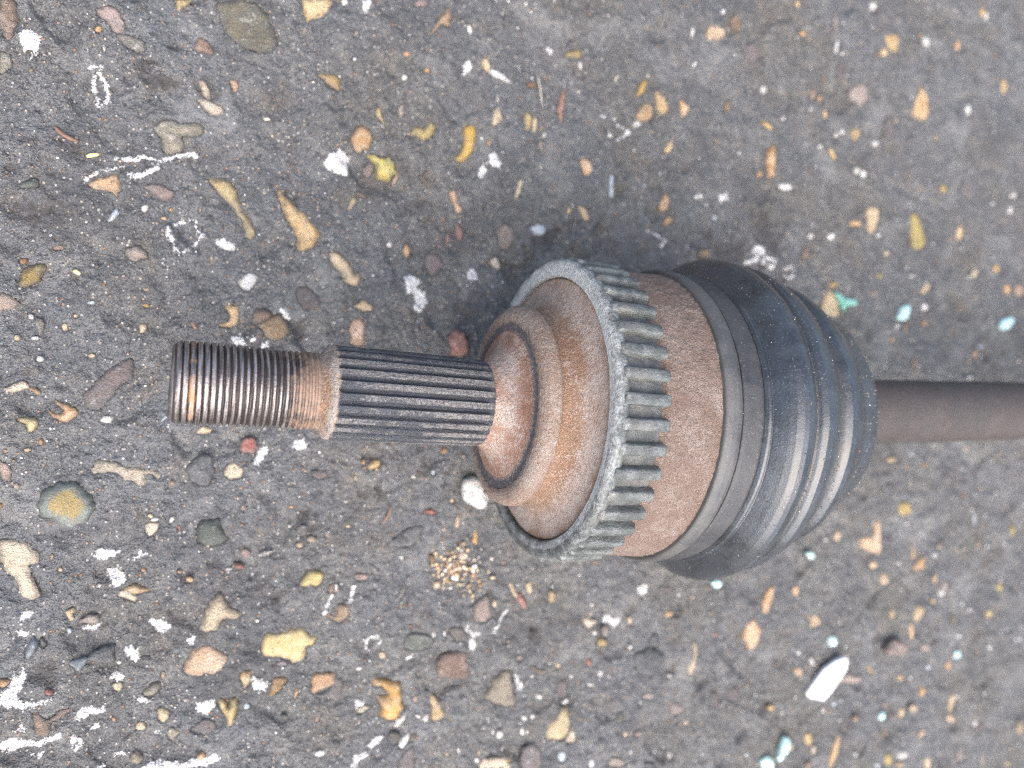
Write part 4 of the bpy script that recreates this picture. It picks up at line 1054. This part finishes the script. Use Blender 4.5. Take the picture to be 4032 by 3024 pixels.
def ring_mat(name, coord):
    M = Mat(name, coord)
    fine = M.noise(1300, 4, .7); mid = M.noise(260, 4, .6, 1.7); big = M.noise(60, 2, .5, 4)
    col = M.mix(M.step(mid, .4, .62), (.085, .093, .09), (.155, .166, .161))
    col = M.mix(M.math('MULTIPLY', M.step(big, .5, .68), .5), col, (.2, .185, .165))
    col = M.mix(M.math('MULTIPLY', M.step(fine, .48, .3), .7), col, (.06, .062, .062))
    col = M.mix(M.math('MULTIPLY', M.step(M.attr('tone'), .5, .9), .35), col, M.mix(fine, (.045, .045, .045), (.11, .11, .108)))
    ox = M.attr('oxide_and_light')  # white oxide, and on the ring also light painted on its upper side
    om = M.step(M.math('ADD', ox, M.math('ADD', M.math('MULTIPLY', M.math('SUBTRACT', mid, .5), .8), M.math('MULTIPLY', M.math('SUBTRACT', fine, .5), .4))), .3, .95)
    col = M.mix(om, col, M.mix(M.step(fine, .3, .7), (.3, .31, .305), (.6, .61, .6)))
    return M.out(col, .5, .12, M.bump(M.math('ADD', fine, M.math('MULTIPLY', mid, .6)), .0006, 1.0), spec=.5)
def rubber_mat(name, base, dusty, amount, rough=.42):
    M = Mat(name)
    fine = M.noise(1600, 4, .7); mid = M.noise(120, 4, .65, 2); st = M.stretch(160, (.25, 1, 1), 4)
    col = M.mix(M.math('MULTIPLY', M.step(M.math('ADD', M.math('MULTIPLY', mid, .5), M.math('ADD', M.math('MULTIPLY', st, .3), M.math('MULTIPLY', fine, .2))), .33, .6), amount), base, dusty)
    col = M.mix(M.math('MULTIPLY', M.step(fine, .6, .72), .5), col, (.3, .31, .32))
    w = M.attr('wear')
    wk = M.step(M.math('ADD', w, M.math('MULTIPLY', M.math('SUBTRACT', fine, .5), 1.5)), .45, .75)
    col = M.mix(M.math('MULTIPLY', wk, .7), col, M.mix(mid, (.02, .018, .016), (.07, .062, .052)))
    M.b.inputs['Coat Weight'].default_value = .42 if amount < .88 else 0; M.b.inputs['Coat Roughness'].default_value = .28
    return M.out(col, M.mix(wk, M.ramp(mid, [(.2, rough - .1), (.8, rough + .16)]), (.85, .85, .85)), 0, M.bump(fine, .00022, .7), spec=.6)

# --- threaded stub: a real helix
PITCH = .00162
def thread_r(s, r, A):
    ph = (s / PITCH - A / (2 * math.pi)) % 1.0
    tri = np.abs(ph * 2 - 1)                      # 1 at the crest's edges, 0 in the root
    lo = .08 + .12 * smooth(.006, .016, s); prof = np.clip((tri - lo) / (.28 + .24 * smooth(.006, .02, s)), 0, 1); prof = prof * prof * (3 - 2 * prof)
    fade = smooth(.0016, .003, s)
    dull = .75 + .25 * vnoise(s / .004, np.cos(A) * 2, np.sin(A) * 2, 40)
    return r - .0007 * (1 - prof) * fade * (1 - .3 * smooth(.03, .036, s)) - .00012 * (1 - dull)
def thread_extra(s, r, A):
    ph = (s / PITCH - A / (2 * math.pi)) % 1.0; tri = np.abs(ph * 2 - 1)
    crest = np.clip((tri - .2) / .35, 0, 1)
    turn = s / PITCH - A / (2 * math.pi) + .5
    t = np.floor(turn)
    rust = np.where(t == 3, .48, np.where((t == 2) | (t == 4), .12, 0.)) * (.75 + .7 * vnoise(A * 1.7, s / .003, seed=61)) + .16 + .55 * smooth(.022, .036, s) + .12 * smooth(.0022, .0008, s)
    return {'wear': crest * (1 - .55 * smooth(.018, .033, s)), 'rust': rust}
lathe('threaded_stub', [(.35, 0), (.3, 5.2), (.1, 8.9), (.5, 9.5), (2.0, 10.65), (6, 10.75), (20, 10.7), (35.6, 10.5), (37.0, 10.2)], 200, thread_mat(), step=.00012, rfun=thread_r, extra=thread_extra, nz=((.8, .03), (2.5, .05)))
lathe('collar', [(36.0, 10.0, .3, .2), (36.9, 10.2, .2, 0), (37.5, 10.6, .05, 0), (38.3, 11.6), (39.4, 12.75, 0, .9), (40.3, 13.0, .1, .9), (40.6, 12.2)], 260, R_COLLAR, nz=((2, .12), (.7, .1)), step=.0003)
# --- splines
NT = 24
def spl_r(s, r, A):
    ph = (A / (2 * math.pi) * NT + .25) % 1.0
    d = np.abs(ph * 2 - 1)                        # 0 in the middle of the land, 1 in the middle of the groove
    g = np.clip((d - .5) / .34, 0, 1); g = g * g * (3 - 2 * g)
    run = smooth(.0398, .0418, s + .0006 * vnoise(A * 9, s * 0, seed=3)) * (1 - smooth(.0818, .0845, s + .0006 * vnoise(A * 8, s * 0, seed=5)))
    return r - .0011 * g * run - .00018 * d * d * run
def spl_extra(s, r, A):
    ph = (A / (2 * math.pi) * NT + .25) % 1.0; d = np.abs(ph * 2 - 1)
    return {'wear': (1 - smooth(.35, .72, d)) * (.72 + .5 * vnoise(A * 2.2, s / .02, seed=60)), 'rust': .9 * smooth(.0425, .0395, s) + .4 * smooth(.083, .0855, s)}
lathe('splined_section', [(39.2, 12.0), (39.6, 12.75), (40.6, 13.15), (60, 13.15), (82, 12.95), (84, 12.8), (84.9, 12.45), (85.3, 11.8)], NT * 24, spline_mat(), rfun=spl_r, extra=spl_extra, nz=((1.1, .05), (.5, .04), (6, .05)), step=.0004)
# --- hub: fillet, seal seat, flange
RZ = ((2.6, .06), (.9, .09), (.45, .06))
lathe('hub_cone', [(83.6, 12.0, .9), (84.6, 12.3, .5), (85.6, 12.7, .1, .3), (87.4, 13.8, 0, .55), (89.3, 15.8, 0, .6), (90.7, 18.2, 0, .4), (91.6, 20.4, 0, .3), (92.0, 22.0, .1), (92.15, 22.5, .6)], 420, R_HUB, nz=RZ, step=.0004)
lathe('seal_seat', [(91.9, 22.2, .4), (92.2, 22.8, .5), (92.25, 23.8, .64), (92.25, 25.0, .5), (92.1, 25.4, .4)], 420, R_FLANGE, nz=((.9, .05),), step=.0004)
lathe('flange', [(92.5, 24.8, .42), (91.95, 25.4, .4), (91.85, 26.6, .3), (92.0, 27.6, .0), (92.5, 28.7), (93.3, 29.7), (94.4, 30.25), (96.2, 30.3), (97.0, 29.9), (97.6, 29.0), (97.8, 27.6)], 480, R_FLANGE, nz=RZ, step=.0004)
lathe('bell', [(97.2, 27.2, 0, 0), (98.6, 27.3, 0, 0), (100.6, 28.2, 0, 0), (102.4, 29.7, 0, .15), (104.0, 31.7, 0, .55), (105.1, 34.2, 0, .75), (105.7, 36.6, 0, .8), (105.95, 38.6, 0, .6), (106.1, 39.7, 0, .4), (106.8, 40.2), (108.6, 40.2)], 560, R_BELL, nz=RZ, step=.0004)
# --- tone ring with its teeth
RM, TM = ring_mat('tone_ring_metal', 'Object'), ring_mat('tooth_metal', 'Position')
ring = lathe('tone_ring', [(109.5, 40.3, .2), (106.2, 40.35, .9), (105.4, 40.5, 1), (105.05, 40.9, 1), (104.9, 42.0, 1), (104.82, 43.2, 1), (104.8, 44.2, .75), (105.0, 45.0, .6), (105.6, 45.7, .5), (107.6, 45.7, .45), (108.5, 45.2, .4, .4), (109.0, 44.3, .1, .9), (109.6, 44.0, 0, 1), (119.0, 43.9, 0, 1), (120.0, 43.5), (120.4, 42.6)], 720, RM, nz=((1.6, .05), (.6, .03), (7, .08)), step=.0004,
             extra=lambda s, r, A: {'oxide_and_light': np.where(r < .0432, .25, 0) + np.interp(s, [.1046, .1052, .1075, .1085], [.95, .6, .35, .0]) * (.7 + .35 * np.cos(A - .6)) + np.where(r < .0418, .8 * np.clip(.4 + np.cos(A - .5), 0, 1), 0)})  # oxide on the front; whiter upper lip and bore are light painted into the colour
def tooth_mesh(seed):
    r = random.Random(seed)
    half_w = [(-1.9, 43.3), (-1.8, 44.3), (-1.7, 45.5), (-1.55, 46.25), (-1.2, 46.58), (0, 46.66), (1.2, 46.58), (1.55, 46.25), (1.7, 45.5), (1.8, 44.3), (1.9, 43.3)]
    ss = [106.6, 107.0, 107.7, 109, 111, 113, 115, 117, 118.6, 119.9, 120.5, 120.7]
    P = np.zeros((len(ss), len(half_w), 3)); ox = np.zeros((len(ss), len(half_w)))
    for i, s in enumerate(ss):
        k = 1.0
        if i == 0: k = .72
        elif i == 1: k = .9
        elif i == len(ss) - 1: k = .8
        for j, (w, rr) in enumerate(half_w):
            h = (rr - 43.3) * (k if i < 2 or i == len(ss) - 1 else 1) + r.uniform(-.1, .1)
            if i >= len(ss) - 3: h -= r.uniform(0, .22)
            P[i, j] = (s + r.uniform(-.08, .08), w * (.86 + .1 * k) + r.uniform(-.07, .07), 43.3 + max(h, -.4))
            ox[i, j] = .42 if i < 3 else (.12 if 2 < j < 8 else 0)
    P *= 1e-3
    if seed == 3: P[7:11, 6:9, 2] -= .0011
    me = grid_mesh('tooth', P, False, {'oxide_and_light': ox}); n, k = P.shape[:2]
    import bmesh
    bm = bmesh.new(); bm.from_mesh(me); bm.verts.ensure_lookup_table()
    bm.faces.new([bm.verts[j] for j in range(k)]); bm.faces.new([bm.verts[(n - 1) * k + j] for j in range(k - 1, -1, -1)])
    bmesh.ops.recalc_face_normals(bm, faces=bm.faces); bm.to_mesh(me); bm.free()
    me.polygons.foreach_set('use_smooth', [True] * len(me.polygons)); return me
TMESH = [tooth_mesh(i) for i in range(7)]
for t in TMESH: t.materials.append(TM)
NTEETH = 43
for i in range(NTEETH):
    a = 2 * math.pi * (i + .42) / NTEETH
    o = bpy.data.objects.new('tooth', TMESH[3] if i == 10 else TMESH[(i * 5 + i // 7) % 7 if (i * 5 + i // 7) % 7 != 3 else 2]); COL.objects.link(o); o.parent = ring
    # mesh z is the radius; turned about the axle's axis
    o.matrix_local = Matrix.Translation((0, 0, AXH)) @ Matrix.Rotation(a, 4, 'X')
# --- joint housing, boot, clamp, shaft
lathe('joint_housing', [(117.5, 42.6, .2), (119.5, 43.6, .12), (121.0, 44.4), (123, 44.8), (128, 44.9), (134, 45.1), (138, 45.5), (139.2, 45.6), (139.5, 44.6)], 560, R_CASE, nz=((2.4, .12), (1.0, .2), (.55, .1)), step=.0004)
BOOT = [(138.8, 44.0, .8), (139.4, 45.0), (143.0, 45.0), (145.2, 44.6, .6), (151.8, 45.4, .6), (152.4, 46.6, .3), (153.0, 47.4, .1), (153.7, 47.6), (154.2, 47.4, .5), (154.6, 48.0, .2), (155.6, 49.3), (157.0, 51.0), (158.4, 52.4), (160.0, 53.3), (161.8, 53.6), (163.8, 53.2), (165.8, 52.2, .1), (166.9, 51.0, .7), (167.5, 50.3, 1), (168.1, 50.6, .6), (168.9, 51.5, .1), (170.4, 52.2), (172.6, 51.9), (175.4, 50.7), (178.4, 48.9), (180.9, 47.0, .2), (182.2, 45.5, .8), (182.9, 45.2, .9), (183.8, 46.0, .3), (185.4, 47.0), (187.6, 46.7), (190.2, 45.5), (193.0, 43.8), (195.6, 41.9, .2), (198.2, 40.5, .5), (201.5, 39.6, .2), (205, 38.4), (208, 36.6), (210.6, 34.0), (212.4, 30.5, .2), (213.6, 26, .2), (214.4, 20, .3), (215.4, 16.5, .3), (224, 15.2, .2), (225, 14.2, .3), (225.4, 11.5)]
boot = lathe('rubber_boot', BOOT, 480, rubber_mat('black_rubber', (.012, .013, .015), (.038, .043, .051), .85, .25), mode='boot', nz=((9, .25), (26, .4), (1.2, .035)), step=.0006)
lathe('boot_clamp', [(145.0, 45.0, .3), (145.2, 46.0, .2), (145.8, 46.35), (151.2, 46.75), (151.9, 46.5, .2), (152.1, 45.4, .4)], 420, rubber_mat('dull_clamp', (.022, .022, .024), (.046, .046, .047), .9, .55), nz=((1.5, .06), (.6, .06)), step=.0005)
lip = lathe('boot_lip', [(138.3, 45.2, .5), (138.45, 46.5, .35), (139.0, 47.05, .1), (140.6, 47.3), (142.6, 47.2), (144.1, 46.6, .1), (144.9, 45.8, .5), (145.1, 45.0, .6)], 420, rubber_mat('grey_rubber', (.045, .045, .046), (.082, .08, .076), .9, .5), nz=((5, .08), (1, .03)), step=.0005)
lip.parent = boot
lathe('shaft', [(218, 12.4), (300, 12.3), (420, 12.2), (620, 12.2)], 96, R_SHAFT, mode='shaft', nz=((6, .1), (1.5, .08)), step=.002)
# --- grit caught on the boot and ring
def on_axle(n, s0, s1, prof, a0, a1, mode, up=.0):
    s = rng.uniform(s0, s1, n); a = rad(a0) + rng.random(n) * rad(a1 - a0)
    pp = np.array([(p[0], p[1]) for p in prof]) * 1e-3
    r = np.interp(s, pp[:, 0], pp[:, 1]) + up
    return place(s, r, a, mode)
g1 = on_axle(420, .1658, .1686, BOOT, 15, 165, 'boot'); g2 = on_axle(420, .1812, .1842, BOOT, 10, 165, 'boot'); g3 = on_axle(520, .1955, .2100, BOOT, 5, 150, 'boot')
g4 = on_axle(500, .156, .2, BOOT, 185, 225, 'boot'); g5 = on_axle(350, .155, .2, BOOT, 20, 160, 'boot', .00005); g6 = on_axle(160, .1448, .1555, BOOT, 15, 165, 'boot', .0011)
G = np.concatenate([g1, g2, g3, g4, g5, g6])
grains('clinging_grit', G, .00007 + .0002 * rng.random(len(G)) ** 3, SAND, boot, [.3, 1.2, 5, 2.5, .1])

# ---------------------------------------------------------------- loose things on the ground
def T(pts): return np.array(pts, float) * 1e-4
def slab(name, pts, thick, mat, z, tilt=(0, 0), label=None, cat=None, group=None, round_=.12, sharp=False):
    """a chip with an outline, a flat top and bottom, and a rounded rim"""
    P = np.repeat(T(pts), 1, 0) if sharp else catmull(T(pts), .0007, .00018, len(pts)); c = P.mean(0); Q = P - c
    rings = [(1 - round_, 0), (1, thick * .2), (1, thick * .75), (1 - round_ * .4, thick * .92), (1 - round_, thick), (.72, thick * 1.03), (.5, thick * 1.06), (.25, thick * 1.07)]
    V = [(q[0] * k, q[1] * k, h + ((.02 if sharp else .2) * thick * vnoise(np.array([q[0] * k / .0018]), np.array([q[1] * k / .0018]), seed=9)[0] if h else 0)) for k, h in rings for q in Q]
    n = len(Q); F = [tuple(range(n - 1, -1, -1))]
    for i in range(len(rings) - 1):
        for j in range(n): F.append((i * n + j, i * n + (j + 1) % n, (i + 1) * n + (j + 1) % n, (i + 1) * n + j))
    b = (len(rings) - 1) * n; V.append((0, 0, thick * 1.08)); F += [(b + j, b + (j + 1) % n, len(V) - 1) for j in range(n)]
    o = obj(name, mesh(name, V, F, True, {'inner': [1] * len(V)}), mat)
    o.location = (c[0], c[1], z + float(low(c[:1], c[1:])[0])); o.rotation_euler = (tilt[0], tilt[1], 0)
    return tag(o, label, cat, group)
def glass(name, col, tr=.55):
    M = Mat(name, 'Position'); n = M.noise(500, 3); M.b.inputs['Transmission Weight'].default_value = tr; M.b.inputs['IOR'].default_value = 1.5
    return M.out(M.mix(n, tuple(c * .8 for c in col), col), .18, normal=M.bump(n, .0006, .8))
GG, GM = glass('green_glass', (.14, .4, .29), .35), glass('mint_glass', (.45, .66, .63), .3)
slab('plastic_chip', [(2652, -1412), (2700, -1352), (2744, -1306), (2806, -1274), (2862, -1262), (2882, -1278), (2874, -1322), (2830, -1376), (2788, -1424), (2748, -1456), (2672, -1434)], .0026, plain('white_plastic', (.62, .62, .63), .4, .06), .0009, (.05, -.1),
     'long white plastic chip with a slanted end lying below the rubber boot', 'plastic chip', None, .06, True)
slab('pebble', [(990, -355), (1025, -342), (1048, -352), (1060, -385), (1086, -428), (1072, -456), (1050, -463), (1012, -440), (988, -418), (985, -380)], .0050, SM['w'], -.0004, (0, 0),
     'chalk white pebble tucked beside the rusty flange below the splines', 'pebble', None, .2)
slab('pebble', [(3140, -1276), (3172, -1240), (3204, -1231), (3255, -1249), (3276, -1288), (3250, -1312), (3205, -1306), (3160, -1300)], .0048, SM['p'], -.0004, (0, 0),
     'pinkish brown pebble on the concrete to the right of the white plastic chip', 'pebble', None, .25)
GR = 'bits of broken glass on the concrete'
for pts, mt, th, lab in (
    ([(2832, 429), (2894, 401), (2957, 396), (2968, 373), (2894, 362), (2884, 338), (2852, 383)], GG, .0024, 'dark green triangular bit of broken glass close to the boot, above the shaft'),
    ([(3237, 328), (3259, 377), (3311, 387), (3316, 355), (3288, 313), (3242, 316)], GM, .0028, 'pale mint bit of glass above the shaft, to the right of the dark green bit'),
    ([(4000, 294), (4014, 338), (4094, 358), (4107, 332), (4054, 287)], GM, .0028, 'mint bit of glass above the shaft, nearest the right edge'),
    ([(2645, -771), (2675, -766), (2695, -787), (2670, -800)], GM, .002, 'tiny pale bit of glass just off the lower right flank of the boot'),
    ([(2115, -848), (2146, -840), (2170, -860), (2142, -878)], GM, .0024, 'bluish white bit of glass at the lowest edge of the boot'),
    ([(2784, -1188), (2802, -1169), (2832, -1181), (2836, -1212), (2795, -1215)], GM, .002, 'small pale blue bit of glass just above the white plastic chip'),
    ([(3649, -1384), (3662, -1361), (3693, -1367), (3698, -1394), (3671, -1405)], GM, .002, 'small pale blue bit of glass alone on the concrete right of the pinkish brown pebble'),
    ([(3110, -1603), (3120, -1578), (3144, -1584), (3148, -1610), (3128, -1618)], GM, .002, 'small pale blue bit of glass below and right of the white plastic chip'),
    ([(2475, -1672), (2503, -1592), (2523, -1580), (2551, -1602), (2537, -1642), (2503, -1683)], GM, .003, 'long pale blue bit of glass near the bottom edge, below the plastic chip'),
    ([(2385, -1660), (2425, -1648), (2461, -1691), (2448, -1716), (2400, -1710)], GM, .003, 'rounded pale blue bit of glass at the bottom edge beside the long bit')):
    slab('glass_fragment', pts, th, mt, -.0004, (rnd.uniform(-.1, .1), rnd.uniform(-.1, .1)), lab, 'glass', GR, .22)
def stick(name, pts, r, mat, label, cat, group=None, lift=None):
    """a thin bent stick, tapered at both ends"""
    P = [np.array((x * 1e-4, y * 1e-4, 0.)) for x, y in pts]; Q = []
    for i in range(len(P) - 1): Q += [P[i] + (P[i + 1] - P[i]) * t for t in (0, .33, .67)]
    Q.append(P[-1]); Q = np.array(Q); n = len(Q)
    Q[1:-1] = (Q[:-2] + 2 * Q[1:-1] + Q[2:]) / 4
    Q[:, 2] = zat(Q[:, 0], Q[:, 1]) + r * .8 + .0004 * np.sin(np.linspace(0, math.pi, n)); c = Q.mean(0)
    V, F = [], []
    for i in range(n):
        d = Q[min(i + 1, n - 1)] - Q[max(i - 1, 0)]; d /= np.linalg.norm(d); sd = np.cross(d, (0, 0, 1)); sd /= np.linalg.norm(sd); up = np.cross(sd, d)
        k = r * (.45 + .55 * math.sin(math.pi * (i + .5) / n)) * rnd.uniform(.85, 1.15)
        for j in range(7):
            a = 2 * math.pi * j / 7; V.append(tuple(Q[i] - c + sd * k * math.cos(a) + up * k * .7 * math.sin(a)))
    for i in range(n - 1):
        for j in range(7): F.append((i * 7 + j, i * 7 + (j + 1) % 7, i * 7 + 7 + (j + 1) % 7, i * 7 + 7 + j))
    F += [tuple(range(6, -1, -1)), tuple(range((n - 1) * 7, n * 7))]
    o = obj(name, mesh(name, V, F), mat); o.location = c; return tag(o, label, cat, group)
BARK, HUSK, TWIG = plain('bark', (.16, .09, .065), .6), plain('husk', (.6, .52, .25), .5), plain('twig_wood', (.09, .07, .06), .8)
FIB = plain('straw', (.5, .45, .36), .7)
stick('bark_curl', [(-315, 774), (-296, 754), (-276, 742), (-252, 738)], .0007, BARK, 'curled reddish brown sliver of bark at the left, above the lime streaks', 'bark')
stick('seed_husk', [(-230, 694), (-214, 699), (-198, 704)], .0007, HUSK, 'yellow pointed seed husk beside the curled bark', 'seed husk')
stick('seed_husk', [(-265, 341), (-256, 339), (-247, 333)], .0007, HUSK, 'small pale yellow seed husk near the left edge, right of the dark amber stone', 'seed husk')
GT = 'twigs lying near the yellow green stone'
stick('twig', [(592, 666), (610, 658), (630, 654)], .0007, TWIG, 'dark twig just below the yellow green stone', 'twig', GT)
stick('twig', [(856, 777), (848, 762), (842, 747)], .0005, TWIG, 'thin upright twig to the right of the yellow green stone, leaning left', 'twig', GT)
stick('twig', [(827, 757), (840, 740), (856, 727)], .0006, TWIG, 'short dark twig right of the yellow green stone, the lower of the crossed two', 'twig', GT)
stick('twig', [(714, -431), (711, -455), (702, -470), (689, -494)], .0005, BARK, 'bent brown twig on the concrete left of the white pebble, below the splines', 'twig')
stick('straw', [(1298, 1196), (1311, 1133), (1324, 1075)], .00022, FIB, 'fine pale straw near the top edge, above the toothed ring', 'straw')
stick('straw', [(1644, 1225), (1652, 1240), (1664, 1250)], .0004, FIB, 'short pale straw at the top, right of the fine one', 'straw')
stick('straw', [(287, 879), (297, 881), (307, 881)], .0005, FIB, 'stubby pale straw at the upper left, above the pointed orange stone', 'straw')
for pts in ([(470, 1010), (478, 1022)],): pass
# a spill of tan crumbs under the ring
n = 260; a = rng.random(n) * 6.283; q = np.sqrt(rng.random(n))
cx = .0968 + .0052 * rng.standard_normal(n) - .0015 * np.sin(a * 3); cy = -.068 + .0042 * rng.standard_normal(n) - .35 * (cx - .0968)
cs = .00025 + .00085 * rng.random(n) ** 2.5
tag(grains('crumbs', np.c_[cx, cy, zat(cx, cy) + cs * .5], cs, [plain('crumb_tan', (.5, .38, .25)), SAND[0], plain('crumb_brown', (.3, .2, .12))], None, [5, 1, 3]), 'spill of tan crumbs on the concrete below the toothed ring', 'crumbs')
